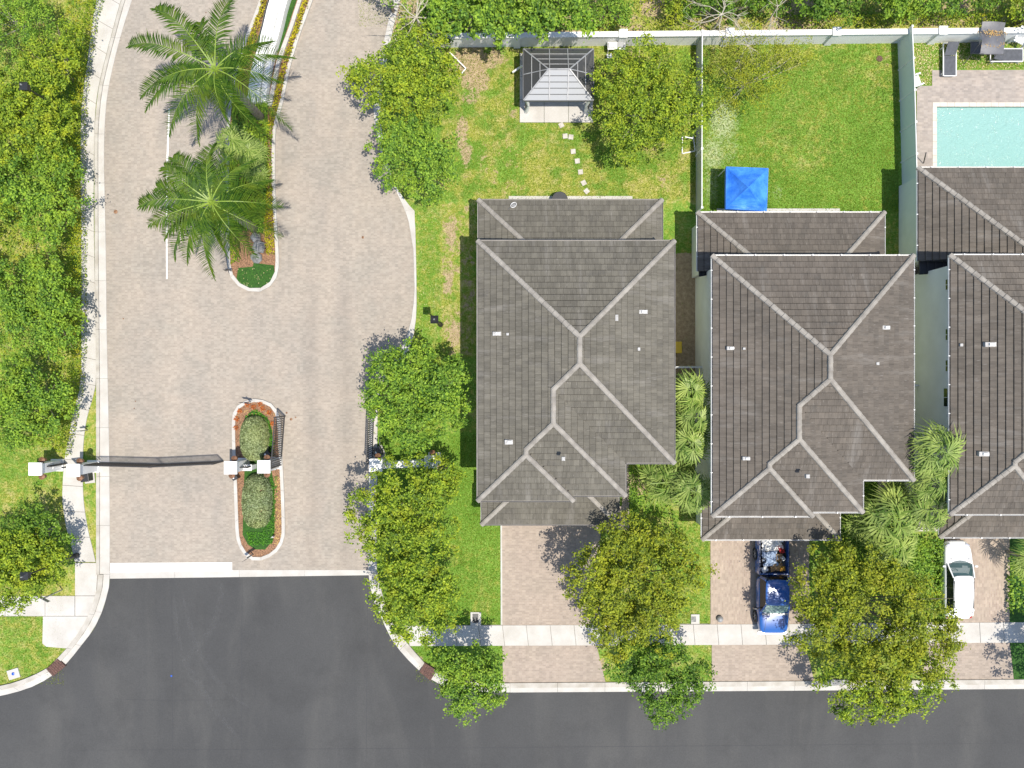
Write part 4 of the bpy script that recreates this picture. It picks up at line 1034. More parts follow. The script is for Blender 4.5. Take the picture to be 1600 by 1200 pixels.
TREE_SEED = [100]
def tree(name, label, mt, lobes, zc=4.0, zr=1.7, leaf=0.158, dens=20, perc=42, sig=0.165, bark='bark', group='broad leaved trees', trunk=None, cat='tree', rad=.13, zmin=1.2):
    """lobes in survey coordinates at height zc: (px,py,r[,dz])"""
    TREE_SEED[0] += 1; rs = RS(TREE_SEED[0]); L3 = []
    for l in lobes:
        dz = l[3] if len(l) > 3 else 0.0; z = zc + dz; r = l[2] / PXM * (1 - z / CAMH)
        L3.append((X(l[0], z), Y(l[1], z), z, r, zr * min(1.0, 0.5 + r / 4.0)))
    tx, ty = trunk and P(*trunk, 0) or (sum(l[0] * l[3] ** 2 for l in L3) / sum(l[3] ** 2 for l in L3), sum(l[1] * l[3] ** 2 for l in L3) / sum(l[3] ** 2 for l in L3))
    r0 = empty(name, (tx, ty, 0), 0, label, cat, group)
    T = MB(); base = Vector((0, 0, 0)); fork = Vector((rs.normal() * .1, rs.normal() * .1, zc * 0.42))
    T.tube([base, base.lerp(fork, .5) + Vector((rs.normal() * .05, rs.normal() * .05, 0)), fork], [rad, rad * .82, rad * .7], 8)
    tr = T.build('trunk', MAT[bark], r0, smooth=True)
    for (x, y, z, r, rz) in L3:
        for j in range(max(2, int(r * 1.6))):
            an = rs.rand() * 6.28; rr = r * rs.uniform(.2, .85); e = Vector((x - tx + math.cos(an) * rr, y - ty + math.sin(an) * rr, z + rz * rs.uniform(0.0, .55)))
            m_ = fork.lerp(e, .5) + Vector((rs.normal() * .15, rs.normal() * .15, -.1)); e2 = e + (e - m_) * .25
            MB().tube([fork - Vector((0, 0, .1)), m_, e, e2], [rad * .45, rad * .28, rad * .14, rad * .06], 5).build('branch', MAT[bark], tr)
    p, nn = crown_points(rs, [(x - tx, y - ty, z, r, rz) for x, y, z, r, rz in L3], dens, perc, sig, zmin)
    leaf_cloud('crown', p, nn, leaf, mt, r0, rs)
    return r0

GL = 'trees lining the left side of the entrance'
tree('shade_tree', 'light green feathery tree in the top left corner', 'leaf_green', [(15, 40, 62), (-35, 10, 60), (60, 30, 36, -.4)], 2.7, 1.3, leaf=.12, group=GL, bark='bark_pale', zmin=.35)
tree('shade_tree', 'yellow green tree against the clipped hedge near the top left', 'leaf_oak', [(85, 95, 38), (62, 120, 40), (108, 60, 22, -.6)], 2.7, 1.3, group=GL, zmin=.35)
tree('shade_tree', 'broad tree around the dark lamp head at the upper left', 'leaf_oak', [(55, 185, 56), (10, 150, 46), (85, 215, 38), (20, 215, 48)], 2.7, 1.3, group=GL, zmin=.35)
tree('shade_tree', 'broad green tree below the upper left lamp, touching the clipped hedge', 'leaf_green', [(50, 285, 52), (82, 325, 42), (15, 300, 44), (95, 262, 30, -.5), (70, 365, 30)], 2.7, 1.3, group=GL, zmin=.35)
tree('shade_tree', 'isolated green tree between two lawn gaps at the left, casting leaf shade on the sidewalk', 'leaf_green', [(62, 470, 58), (28, 450, 46), (92, 500, 38), (20, 500, 42), (75, 425, 30), (95, 540, 22)], 2.7, 1.3, group=GL, zmin=.35)
tree('shade_tree', 'green tree at left just above the gate columns', 'leaf_green', [(52, 640, 54), (85, 615, 30), (20, 610, 42), (20, 660, 44), (40, 575, 26)], 2.7, 1.3, group=GL, zmin=.35)
tree('shade_tree', 'dark topped tree below the leftmost gate column', 'leaf_deep', [(58, 820, 32), (78, 850, 26), (30, 840, 30)], 2.2, 1.0, group=GL, zmin=.35)
tree('shade_tree', 'yellow tinged tree around the lower left lamp post, over the horizontal path', 'leaf_oak', [(40, 885, 52), (0, 870, 44), (72, 880, 36), (20, 915, 42), (60, 860, 34)], 2.7, 1.3, group=GL, zmin=.35)
tree('shade_tree', 'yellowish tree cut by the left edge above the isolated green tree', 'leaf_oak', [(-20, 330, 36), (-50, 260, 50), (-60, 420, 50)], 2.7, 1.3, group=GL, zmin=.35)
GR = 'trees lining the right side of the entrance'
tree('shade_tree', 'large tree spreading over the right road edge at the left end of the white wall', 'leaf_oak', [(655, 100, 50), (615, 125, 50), (572, 130, 32), (680, 150, 36), (630, 160, 42), (640, 70, 26), (700, 120, 22, -.5)], 4.2, 1.8, group=GR)
tree('shade_tree', 'green tree right below the largest road edge tree, left of the patchy lawn', 'leaf_green', [(645, 245, 52), (615, 225, 36), (685, 250, 36), (668, 285, 34), (620, 260, 34)], 4.0, 1.7, group=GR)
tree('shade_tree', 'bright green rounded tree between the lamp with black head and the right gate column', 'leaf_green', [(645, 610, 60), (610, 590, 38), (695, 600, 42), (640, 655, 46), (690, 640, 40), (640, 565, 34), (600, 630, 30)], 4.0, 1.8, group=GR)
tree('shade_tree', 'large tree just below the right gate column overhanging the paved lane', 'leaf_oak', [(635, 775, 58), (590, 800, 46), (680, 770, 38), (610, 840, 46), (665, 840, 46), (690, 740, 26, -.6)], 4.2, 1.8, group=GR)
tree('shade_tree', 'tree over the curve of the curb with yellow tinged centre, left of the first driveway', 'leaf_oak', [(650, 900, 50), (625, 935, 44), (680, 920, 40), (655, 965, 38), (690, 965, 24, -.4)], 4.0, 1.7, group=GR)
GS_ = 'street trees along the kerb'
tree('street_tree', 'small round dark green street tree over the corner curb', 'leaf_green', [(735, 1060, 48), (705, 1045, 30), (765, 1045, 26), (725, 1090, 30), (765, 1080, 24), (700, 1030, 24)], 3.6, 1.5, group=GS_)
tree('street_tree', 'olive tree between the first and second driveways', 'leaf_olive', [(985, 905, 70), (925, 900, 46), (1050, 905, 48), (980, 850, 48), (940, 945, 40), (1020, 965, 48), (1050, 860, 30, -.5), (965, 985, 40)], 4.4, 1.9, group=GS_)
tree('street_tree', 'dark green street tree overhanging the asphalt below the olive tree between driveways', 'leaf_deep', [(1030, 1055, 54), (985, 1035, 36), (1075, 1060, 34), (1035, 1095, 34), (1030, 1010, 32)], 3.6, 1.5, group=GS_)
tree('street_tree', 'largest olive tree beside the blue pickup truck', 'leaf_olive', [(1350, 960, 82), (1290, 930, 52), (1280, 990, 42), (1425, 965, 58), (1350, 890, 46), (1440, 1010, 42, -.4), (1380, 1030, 46), (1300, 880, 34), (1475, 985, 26, -.6)], 4.6, 2.0, group=GS_)
tree('street_tree', 'street tree overhanging the asphalt under the largest olive tree', 'leaf_oak', [(1370, 1075, 46), (1320, 1075, 38), (1425, 1070, 42), (1390, 1100, 26), (1460, 1045, 24, -.4), (1310, 1105, 20)], 3.8, 1.5, group=GS_)
tree('street_tree', 'tree outside the right edge shading the last driveway', 'leaf_deep', [(1705, 1075, 52), (1720, 1030, 46)], 4.6, 1.5, group=GS_)
tree('garden_tree', 'wide yellow green garden tree between the gazebo and the grey panel fence', 'leaf_oak', [(1010, 130, 56), (965, 125, 38), (1050, 120, 42), (1000, 190, 54), (1050, 180, 48), (1080, 160, 34), (985, 225, 32), (960, 180, 32)], 3.4, 1.6, leaf=.135, bark='bark_pale', group='garden trees')
tree('garden_tree', 'sparse olive tree with bare twigs in the top left of the lush green lawn', 'leaf_olive', [(1140, 120, 40), (1165, 95, 42), (1200, 120, 34), (1130, 165, 26), (1220, 90, 28), (1185, 150, 20), (1255, 85, 22, -.5)], 2.6, .9, leaf=.10, dens=26, perc=24, bark='bark_pale', group='garden trees', rad=.08, zmin=.3)
def bare(label, cx, cy, zc, arms, seed, mt='bark_pale', group='bare trees', rad=.06):
    rs = RS(seed); c = P(cx, cy, zc); r = empty('bare_tree', (c[0], c[1], 0), 0, label, 'tree', group)
    MB().tube([(0, 0, 0), (0.05, 0, zc * .5), (0, 0, zc)], [rad * 1.5, rad * 1.2, rad], 6).build('trunk', MAT[mt], r)
    for k in range(arms):
        an = 6.28 * k / arms + rs.normal() * .3; L_ = rs.uniform(1.3, 2.8); p = Vector((0, 0, zc)); pts = [p.copy()]; a = an
        for j in range(5):
            a += rs.normal() * .25; p = p + Vector((math.cos(a), math.sin(a), rs.uniform(.0, .25))) * L_ / 5; pts.append(p.copy())
        b = MB().tube(pts, [rad * .6 * (1 - i / 6.5) + .004 for i in range(6)], 5).build('branch', MAT[mt], r)
        for q in range(5):
            i = rs.randint(1, 5); p = pts[i]; a2 = an + rs.choice([-1, 1]) * rs.uniform(.4, .9); ps_ = [p]
            for j in range(3):
                a2 += rs.normal() * .25; ps_.append(ps_[-1] + Vector((math.cos(a2), math.sin(a2), rs.uniform(-.05, .2))) * L_ * .15)
            MB().tube(ps_, [.014, .011, .008, .005], 4).build('twig', MAT[mt], b)
bare('leafless pale shrub reaching over the white wall above the lush green lawn', 1168, 72, 2.4, 8, 7, rad=.04)
bare('leafless tangle of pale branches behind the white wall, above the panel fence end', 1128, 22, 2.6, 9, 8, rad=.04)
bare('leafless pale branching tree left of the end of the white wall', 650, 27, 4.6, 10, 9, rad=.06)
bare('thin leafless branches behind the white wall, right of the other bare ones', 1215, 10, 2.4, 6, 10, rad=.03)
GN = 'trees behind the boundary wall'
tree('dense_tree', 'dense bright green tree behind the white wall, above the first back lawn', 'leaf_green', [(740, 15, 42), (700, 20, 34), (775, 35, 30), (730, -20, 40)], 4.6, 1.7, leaf=.2, group=GN)
tree('dense_tree', 'dense bright green tree overhanging the white wall above the gazebo', 'leaf_green', [(850, 15, 46), (810, 10, 38), (895, 12, 36), (850, 45, 22, -.5), (845, -30, 40)], 4.6, 1.7, leaf=.2, group=GN)
tree('dense_tree', 'light green bush between the bright green tree and the bare soil behind the wall', 'leaf_green', [(955, 12, 30), (978, 25, 15), (950, -20, 30)], 1.6, 1.0, leaf=.13, group=GN, zmin=.2)
tree('dense_tree', 'olive bush right of the bare soil behind the wall', 'leaf_oak', [(1055, 12, 22), (1060, -20, 26)], 1.5, 1.0, leaf=.14, group=GN, zmin=.2)
tree('dense_tree', 'dark green tree behind the wall under the bare branches', 'leaf_deep', [(1095, 3, 26), (1150, 8, 26), (1200, 5, 24)], 1.8, 1.2, leaf=.17, group=GN, zmin=.2)
tree('dense_tree', 'dark leafy tree behind the wall above the far corner of the lush lawn', 'leaf_deep', [(1275, 8, 26), (1320, 5, 26), (1295, -15, 34)], 2.4, 1.4, leaf=.2, group=GN, zmin=.2)
tree('dense_tree', 'green leafy tree behind the wall above the pale green fence', 'leaf_green', [(1395, 5, 24), (1440, 8, 26), (1420, -15, 36)], 2.4, 1.4, leaf=.17, group=GN, zmin=.2)
tree('dense_tree', 'deep green tree behind the wall above the sun loungers', 'leaf_deep', [(1490, 3, 20), (1535, -6, 22)], 2.0, 1.2, leaf=.17, group=GN, zmin=.2)
tree('dense_tree', 'yellow green tree in the top right corner behind the wall', 'leaf_oak', [(1600, 8, 26), (1640, 10, 34)], 2.4, 1.4, leaf=.16, group=GN, zmin=.2)
tree('dense_tree', 'sparse leafy shrub at the top of the right road edge, left of the lamp', 'leaf_green', [(607, 5, 14), (600, -20, 20), (635, 12, 8)], 2.4, .8, leaf=.15, dens=18, perc=20, group=GN, zmin=.2)
tree('dense_tree', 'dark green tree left of the end of the white wall, under the bare branches', 'leaf_green', [(675, 50, 28), (690, 15, 24), (660, 20, 16)], 2.0, 1.2, leaf=.16, group=GN, zmin=.2)

def hedge(name, label, mt, L, R, h, leaf, dens, parent_cat, group=None, kind=None, round_=0.12, parent=None, seed=None):
    """clipped hedge between two polylines"""
    TREE_SEED[0] += 1; rs = RS(seed or TREE_SEED[0]); n = 60; l = np.array(resample(L, n)); r = np.array(resample(R, n))
    area = np.mean(np.linalg.norm(l - r, axis=1)) * (plen(L) + plen(R)) / 2; M_ = int(area * dens)
    t = rs.rand(M_) * (n - 1e-3); i = t.astype(int); f = (t - i)[:, None]; u = rs.rand(M_)[:, None]
    a = l[i] * (1 - f) + l[i + 1] * f; b = r[i] * (1 - f) + r[i + 1] * f
    q = a * (1 - u) + b * u; edge = np.minimum(u, 1 - u)[:, 0]
    z = h * (0.86 + 0.14 * np.clip(edge / round_, 0, 1)) * rs.uniform(.78, 1.06, M_)
    side = rs.rand(M_) < .28; u2 = np.where(rs.rand(M_) < .5, 0.01, .99)[:, None]
    q2 = a * (1 - u2) + b * u2; q = np.where(side[:, None], q2, q); z = np.where(side, rs.rand(M_) * h * .9 + .03, z)
    nn = np.stack([np.zeros(M_), np.zeros(M_), np.ones(M_) * 1.1], 1) + rs.normal(size=(M_, 3)) * .5
    p = np.concatenate([q, z[:, None]], 1) + rs.normal(size=(M_, 3)) * .03
    o = leaf_cloud(name, p, nn, leaf, mt, parent, rs)
    if label: tag(o, label, parent_cat, group)
    if kind: o['kind'] = kind
    return o
hedge('garden_shrubs', 'yellow green shrubs filling the gaps between the trees along the left edge', 'leaf_hedge', [P(-60, 330, .4), P(-60, 420, .4), P(-60, 560, .4)], [P(40, 330, .4), P(60, 420, .4), P(70, 560, .4)], .5, .14, 60, 'shrubs', kind='stuff')
# clipped hedge beside the left sidewalk, plus lower outer row
HL = [(150, -140), (128, 0), (118, 50), (110, 100), (106, 160), (104, 230), (104, 320), (104, 420), (104, 520), (102, 590), (92, 650), (84, 700)]
HR = [(200, -140), (150, 0), (140, 50), (132, 100), (126, 160), (124, 230), (124.5, 320), (125, 420), (125, 520), (122, 590), (112, 650), (101, 714)]
hedge('clipped_hedge', 'long clipped hedge along the left edge of the left sidewalk', 'leaf_hedge', curve_px(HL, .9), curve_px(HR, .9), .95, .11, 330, 'hedge')
hedge('ground_cover', 'low yellow green shrub row on the tree side of the long clipped hedge', 'leaf_hedge', curve_px([(a - 22, b) for a, b in HL], .3), curve_px([(a - 4, b) for a, b in HL], .3), .4, .11, 170, 'shrubs')
hedge('clipped_hedge', 'dark green hedge block left of the white car', 'leaf_green', [P(1424, 842, .8), P(1420, 968, .8)], [P(1474, 842, .8), P(1478, 968, .8)], .85, .15, 230, 'hedge')
hedge('clipped_hedge', 'green hedge strip in the recess right of the middle house entry', 'leaf_deep', [P(1349, 755, .7), P(1345, 800, .7), P(1312, 815, .7), P(1312, 900, .7)], [P(1371, 755, .7), P(1368, 800, .7), P(1360, 830, .7), P(1350, 900, .7)], .7, .13, 230, 'hedge')
hedge('clipped_hedge', 'dark low hedge beside the entry walk of the first house', 'leaf_deep', [P(984, 728, .6), P(984, 800, .6)], [P(995, 728, .6), P(995, 800, .6)], .7, .12, 300, 'hedge')
hedge('garden_shrubs', 'leafy shrubs under the fan palms between the first and middle house', 'leaf_green', [P(996, 728, .5), P(996, 830, .5)], [P(1030, 728, .5), P(1062, 830, .5)], .5, .15, 90, 'shrubs', kind='stuff')
hedge('garden_shrubs', 'green shrubs below the fan palms right of the middle house garage', 'leaf_green', [P(1316, 820, .5), P(1330, 905, .5)], [P(1420, 830, .5), P(1420, 905, .5)], .6, .16, 110, 'shrubs', kind='stuff')
hedge('garden_shrubs', 'dark leafy shrubs at the right edge beside the last driveway', 'leaf_green', [P(1580, 870, .5), P(1580, 960, .5)], [P(1640, 870, .5), P(1640, 960, .5)], .7, .2, 80, 'shrubs', kind='stuff')
hedge('wild_hedge', 'golden scrub strip growing along the back of the white boundary wall', 'leaf_hedge', [P(1225, 24, .6), P(1400, 22, .6), P(1700, 20, .6)], [P(1225, 44, .6), P(1400, 36, .6), P(1700, 33, .6)], .7, .13, 190, 'shrubs')
hedge('wild_hedge', 'olive scrub behind the wall from the bright trees to the bare branches', 'leaf_hedge', [P(915, 5, .3), P(1100, -5, .3), P(1240, -5, .3)], [P(915, 46, .3), P(1100, 44, .3), P(1240, 42, .3)], .5, .13, 60, 'shrubs')
hedge('wild_undergrowth', 'dark undergrowth behind the white wall at the top edge', 'leaf_deep', [P(1060, -60, .2), P(1700, -60, .2)], [P(1060, 26, .2), P(1700, 22, .2)], .5, .16, 60, 'shrubs', kind='stuff')
hedge('wild_undergrowth', 'green undergrowth beside the top of the right road edge', 'leaf_green', [P(660, -60, .2), P(940, -60, .2)], [P(655, 52, .2), P(940, 44, .2)], .7, .16, 110, 'shrubs', kind='stuff')

# ------------------------------------------------------------------ MEDIAN (fountain wall strip and palms)
med_R = [(600, -300), (520, -80), (490, 0), (471.5, 50), (459.5, 87), (451, 120), (445.5, 150), (440, 172), (435, 190), (431, 212), (430.5, 260), (431, 300), (433.5, 350), (436.5, 400), (435, 428), (425, 446), (410, 455), (396, 456.5), (377, 450), (362, 434), (356, 415)]
med_L = [(356, 415), (354.5, 360), (354, 300), (354.5, 240), (356, 190), (361, 150), (369, 105), (384, 60), (407, 0), (430, -80), (490, -300)]
def inset(pts, d, close=True):
    o = []; n = len(pts)
    for i in range(n):
        a = Vector(pts[i - 1]); b = Vector(pts[(i + 1) % n]); t_ = (b - a).normalized(); o.append((pts[i][0] - t_.y * d, pts[i][1] + t_.x * d))
    return o
def loop_curb(name, outer, wpx, seg, z, mt='concrete_white'):
    r = empty(name, (0, 0, 0)); r['kind'] = 'structure'
    sgn = 1 if parea(outer) > 0 else -1; inn = inset(outer, wpx / PXM * sgn)
    ribbon('curb_stone', outer + [outer[0]], inn + [inn[0]], 0.0, z, seg, MAT[mt], r); return inn
med_outer = curve_px(med_R) + curve_px(med_L)[1:-1]
m_in = loop_curb('median_curb', med_outer, 5, 2.2, .15)
sheet('median_bed', m_in, .10, MAT['mulch'])
sheet('median_turf', [P(370, 440), P(380, 448), P(396, 452.5), P(412, 449.5), P(424, 441), P(430, 428), P(429, 415), P(397, 411), P(396, 417), P(373, 419)], .115, MAT['turf_dark'])
sheet('median_turf', [P(x, y) for x, y in [(449, 0), (465, 0), (440, 75), (430, 92), (420, 92), (432, 50)]] + [], .114, MAT['turf_dark'])
# straight strips north end: fountain wall etc.
def strip_wall(name, label, Lp, Rp, z0, z1, mt, piece, seg, cat, zc=None):
    r = empty(name, (0, 0, 0), 0, label, cat); zc = zc if zc is not None else z1
    ribbon(piece, curve_px(Lp, zc), curve_px(Rp, zc), z0, z1, seg, MAT[mt], r); return r
strip_wall('fountain_wall', 'broad white double wall running down the planted median, upper left palm over it', [(455, -100), (421, 0), (411, 40), (400, 80), (391, 115), (386, 160)], [(472, -100), (438, 0), (428, 40), (417, 80), (409, 115), (404, 160)], .1, .9, 'paint_white', 'wall_block', 2.0, 'wall')
strip_wall('fountain_wall', 'narrow white wall beside the broad white wall in the planted median', [(474, -100), (440.5, 0), (430.5, 40), (419.5, 80), (412, 115), (406, 160)], [(483, -100), (449, 0), (439, 40), (428, 80), (420, 115), (415, 160)], .1, .7, 'paint_white', 'wall_block', 2.0, 'wall')
strip_wall('planter_edge', 'thin white planter edge right of the dark turf strip in the median', [(500, -100), (465, 0), (452, 40), (439, 75), (431, 100), (424, 135), (418, 165)], [(506, -100), (471, 0), (458, 40), (445.5, 75), (437, 100), (430, 135), (424, 165)], .1, .3, 'concrete_white', 'edging_stone', 1.2, 'edging')
strip_wall('pipe_rail', 'thin dark rail along the left face of the broad white wall', [(452, -100), (418.3, 0), (408.3, 40), (397.5, 80)], [(453, -100), (419.6, 0), (409.6, 40), (398.8, 80)], .1, .8, 'iron_grey', 'rail', 3, 'rail')
hedge('croton_strip', 'yellow croton strip along the right kerb of the planted median, upper part', 'leaf_gold', curve_px([(506, -100), (473, 0), (459, 45), (446, 80), (438, 110), (431, 140), (424, 170), (418, 195)], .5), curve_px([(519, -100), (481, 0), (465, 45), (453, 80), (444.5, 110), (437.5, 140), (431, 170), (424.5, 195)], .5), .5, .13, 260, 'shrubs', kind='stuff')
hedge('croton_strip', 'yellow croton strip along the right kerb of the median beside the lower palm', 'leaf_gold', curve_px([(416, 300), (414, 330), (413, 370), (416, 398)], .5), curve_px([(424, 300), (425, 330), (426, 370), (427.5, 396)], .5), .5, .13, 280, 'shrubs', kind='stuff')
hedge('croton_strip', 'green shrub strip on the median kerb between the two croton strips', 'leaf_hedge', curve_px([(415, 190), (413, 230), (414, 270), (416, 300)], .5), curve_px([(424, 190), (423, 230), (423, 270), (424, 300)], .5), .5, .13, 240, 'shrubs', kind='stuff')
hedge('croton_strip', 'yellow croton strip along the left kerb of the planted median', 'leaf_gold', curve_px([(440, -100), (408, 0), (398, 28), (388, 60), (374, 105), (364, 150)], .5), curve_px([(450, -100), (416.5, 0), (406, 30), (396, 65), (382, 105), (372, 150)], .5), .5, .13, 260, 'shrubs', kind='stuff')
hedge('croton_strip', 'croton patch at the foot of the lower palm next to the dark turf', 'leaf_hedge', curve_px([(359, 330), (359, 370), (360, 412)], .5), curve_px([(372, 330), (371, 370), (371, 408)], .5), .5, .13, 220, 'shrubs', kind='stuff')
hedge('median_plants', 'dense green undergrowth below the two large palms in the median', 'leaf_green', curve_px([(366, 160), (362, 230), (362, 300), (364, 360)], .4), curve_px([(416, 160), (415, 230), (415, 300), (408, 362)], .4), .6, .22, 260, 'shrubs')
# boulders of the fountain end
for i, (x, y, s, lb) in enumerate([(402, 372, .32, 'grey boulder under the lower palm, top of its three'), (407, 388, .40, 'grey boulder in the middle of three between palm and crotons'), (403, 404, .36, 'grey boulder just above the dark median turf')]):
    rs = RS(60 + i); bm = bmesh.new(); bmesh.ops.create_icosphere(bm, subdivisions=3, radius=s)
    for v in bm.verts:
        n_ = v.co.normalized(); v.co *= 1 + .16 * math.sin(5 * n_.x + i) * math.cos(4 * n_.y + i) + .06 * rs.rand(); v.co.z *= .8
    me = bpy.data.meshes.new('boulder'); bm.to_mesh(me); bm.free(); me.materials.append(MAT['stone_grey'])
    o = bpy.data.objects.new('boulder', me); link(o); o.location = (*P(x, y), .1 + s * .45); tag(o, lb, 'boulder')

# feather palms
def frond_mesh(L_, droop, seed, lift=.5, ll=.62, n=60):
    rs = RS(seed); V = []; Fc = []
    def rach(t):   # arching midrib in the x-z plane
        return np.array([L_ * t, 0.10 * L_ * math.sin(seed) * t * t, L_ * (lift * t - (lift + droop) * t * t)])
    def quad(a, b, c, d): i = len(V); V.extend([a, b, c, d]); Fc.append((i, i + 1, i + 2, i + 3))
    for i in range(12):
        p = rach(i / 12); q = rach((i + 1) / 12); w0 = .035 * (1 - i / 13); w1 = .035 * (1 - (i + 1) / 13)
        quad(p + [0, -w0, .01], q + [0, -w1, .01], q + [0, w1, .01], p + [0, w0, .01])
    nr = len(Fc)
    for s in (-1, 1):
        for i in range(n):
            t = .10 + .90 * (i + rs.rand() * .7) / n; p = rach(min(t, 1)); l = ll * (math.sin(math.pi * min(.97, .12 + t * .86)) ** .6) * rs.uniform(.82, 1.1)
            sw = .35 + .9 * t; d = np.array([math.sin(sw) * .9, s * math.cos(sw * .75), rs.uniform(-.15, .22)]); d /= np.linalg.norm(d)
            wv_ = np.array([.034, 0, .010]) * rs.uniform(.8, 1.25); m_ = p + d * l * .5; e = p + d * l * 1.0 + np.array([0, 0, -.34 * l * rs.uniform(.4, 1.3)])
            quad(p - wv_ * .6, m_ - wv_, m_ + wv_, p + wv_ * .6); quad(m_ - wv_, e, e + wv_ * .15, m_ + wv_)
    me = bpy.data.meshes.new('frond'); me.from_pydata([tuple(v) for v in V], [], Fc); me.materials.append(MAT['leaf_palm']); me.materials.append(MAT['palm_rib'])
    for i in range(nr): me.polygons[i].material_index = 1
    me.update(); return me
def feather_palm(label, cx, cy, z, tips, seed):
    c = P(cx, cy, z); r = empty('palm_tree', (c[0], c[1], 0), 0, label, 'palm', 'large feather palms on the planted median')
    MB().tube([(0, 0, 0), (.03, .02, z * .5), (0, 0, z - .6)], [.30, .22, .20], 12).build('trunk', MAT['palm_trunk'], r, smooth=True)
    MB().tube([(0, 0, z - .7), (0, 0, z - .1), (0, 0, z + .5)], [.20, .15, .03], 10).build('crownshaft', MAT['palm_rib'], r, smooth=True)
    for i, tp in enumerate(tips):
        drop = (1.5 if i % 3 else 2.1) if len(tp) < 3 else tp[2]; e = P(tp[0], tp[1], z - drop); dx, dy = e[0] - c[0], e[1] - c[1]; L_ = math.hypot(dx, dy)
        droop = drop / L_
        o = bpy.data.objects.new('frond', frond_mesh(L_, droop, seed * 40 + i, lift=.62, ll=.95 if L_ > 3 else .75, n=int(12 + L_ * 9.5))); link(o, r)
        o.location = (dx / L_ * .1, dy / L_ * .1, z + .05 - .02 * (i % 5)); o.rotation_euler = (RS(seed + i).normal() * .12, 0, math.atan2(dy, dx))
feather_palm('large feather palm with open crown, upper of the pair on the median', 336, 108, 8.0,
             [(262, 8), (375, 2), (208, 66), (226, 160), (232, 176), (272, 214), (310, 222), (352, 205), (398, 215), (458, 92), (462, 188), (425, 66), (318, 40), (330, 60, 0), (290, 112, 0), (318, 150, 0), (372, 92, 0), (440, 125), (368, 160, 0), (380, 190), (250, 120, -.4), (345, 170, 0)], 3)
feather_palm('large feather palm above the dark median turf, lower of the pair', 330, 316, 7.6,
             [(222, 330), (262, 372), (268, 392), (326, 430), (292, 408), (440, 322), (437, 372), (400, 400), (372, 402), (290, 238), (262, 260), (248, 298), (330, 232), (360, 240), (425, 285), (310, 360, 0), (345, 290, 0), (395, 250), (345, 350, 0), (285, 310, 0), (300, 280, 0), (350, 400), (410, 345), (235, 350, -.4), (320, 245, -.4)], 5)

# fan palms
def fan_leaf_mesh(seed, R_=.75, n=17):
    rs = RS(seed); V = []; Fc = []
    for i in range(n):
        a = math.radians(-128 + 256 * (i + .5) / n) + rs.normal() * .03; l = R_ * (1 - .28 * abs(a) / 2.3) * rs.uniform(.8, 1.15); w = .027
        d = np.array([math.cos(a), math.sin(a), 0]); p = np.array([-d[1], d[0], 0])
        m_ = d * l * .50 + [0, 0, .05]; e = d * l + np.array([0, 0, -.22 * l * rs.uniform(.4, 1.5)])
        k = len(V); V += [d * .02 - p * .004, m_ - p * w, m_ + p * w, d * .02 + p * .004, e]
        Fc += [(k, k + 1, k + 2, k + 3), (k + 1, k + 4, k + 2)]
    k = len(V); V += [np.array([-.55 * R_ / .75, -.012, -.10]), np.array([0, -.012, 0]), np.array([0, .012, 0]), np.array([-.55 * R_ / .75, .012, -.10])]; Fc.append((k, k + 1, k + 2, k + 3))
    me = bpy.data.meshes.new('leaf'); me.from_pydata([tuple(v) for v in V], [], Fc); me.materials.append(MAT['leaf_fan']); me.update(); return me
FAN = [fan_leaf_mesh(s) for s in range(5)]
def fan_palm(label, cx, cy, z, rpx, n, seed):
    rs = RS(seed); c = P(cx, cy, z); r = empty('fan_palm', (c[0], c[1], 0), 0, label, 'palm', 'fan palms between the houses'); rr = rpx / PXM * (1 - z / CAMH)
    MB().tube([(0, 0, 0), (.04, 0, z * .5), (0, 0, z - .1)], [.12, .10, .09], 8).build('trunk', MAT['palm_trunk'], r)
    n = int(n * .85)
    for i in range(n):
        a = i * 2.4 + rs.normal() * .2; t = math.sqrt((i + .5) / n); d = rr * .62 * t; s = rr * .92 / .75 * rs.uniform(.8, 1.15)
        o = bpy.data.objects.new('leaf', FAN[rs.randint(5)]); link(o, r)
        o.location = (math.cos(a) * d, math.sin(a) * d, z + .45 - .75 * t * t); o.scale = (s, s, s)
        o.rotation_euler = (rs.normal() * .25, .15 + .55 * t + rs.normal() * .12, a + rs.normal() * .15)
for args in [('tall thin fan palm topmost in the narrow gap between first and middle house', 1080, 612, 5.2, 34, 12, 1), ('fan palm second from the top in the gap between first and middle house', 1088, 652, 5.0, 36, 13, 2),
             ('fan palm left of the middle house side wall, above the low garage roof', 1078, 692, 4.8, 38, 14, 3), ('large spreading fan palm in the recess right of the first house entry', 1040, 752, 3.4, 40, 13, 4),
             ('fan palm reaching the middle house garage roof from the left', 1083, 768, 4.4, 38, 13, 5),
             ('tall fan palm whose leaves overlap the eave of the house beyond the pool', 1468, 706, 7.0, 46, 16, 6), ('fan palm just below the tallest one between the middle and right house', 1458, 752, 5.4, 34, 12, 7),
             ('fan palm over the garage roof corner of the right house', 1456, 795, 4.6, 42, 14, 8), ('widest fan palm right of the middle house garage', 1395, 812, 4.2, 50, 17, 9),
             ('fan palm just above the green shrubs right of the middle house garage', 1400, 855, 3.0, 42, 13, 10), ('small fan palm in the recess beside the middle house entry path', 1400, 775, 3.0, 28, 10, 11),
             ('fan palm left of the widest one, close to the middle house garage', 1352, 812, 2.6, 34, 11, 12), ('fan palm peeking in at the right edge beside the last driveway', 1612, 875, 2.4, 34, 11, 13),
             ('light green fan palm under the upper feather palm on the median', 362, 222, 2.6, 30, 12, 14), ('light green fan palm in the middle of the median shrubs', 388, 236, 2.2, 26, 11, 15), ('light green fan palm nearest the right kerb of the median', 398, 262, 2.0, 24, 10, 16)]:
    fan_palm(*args)

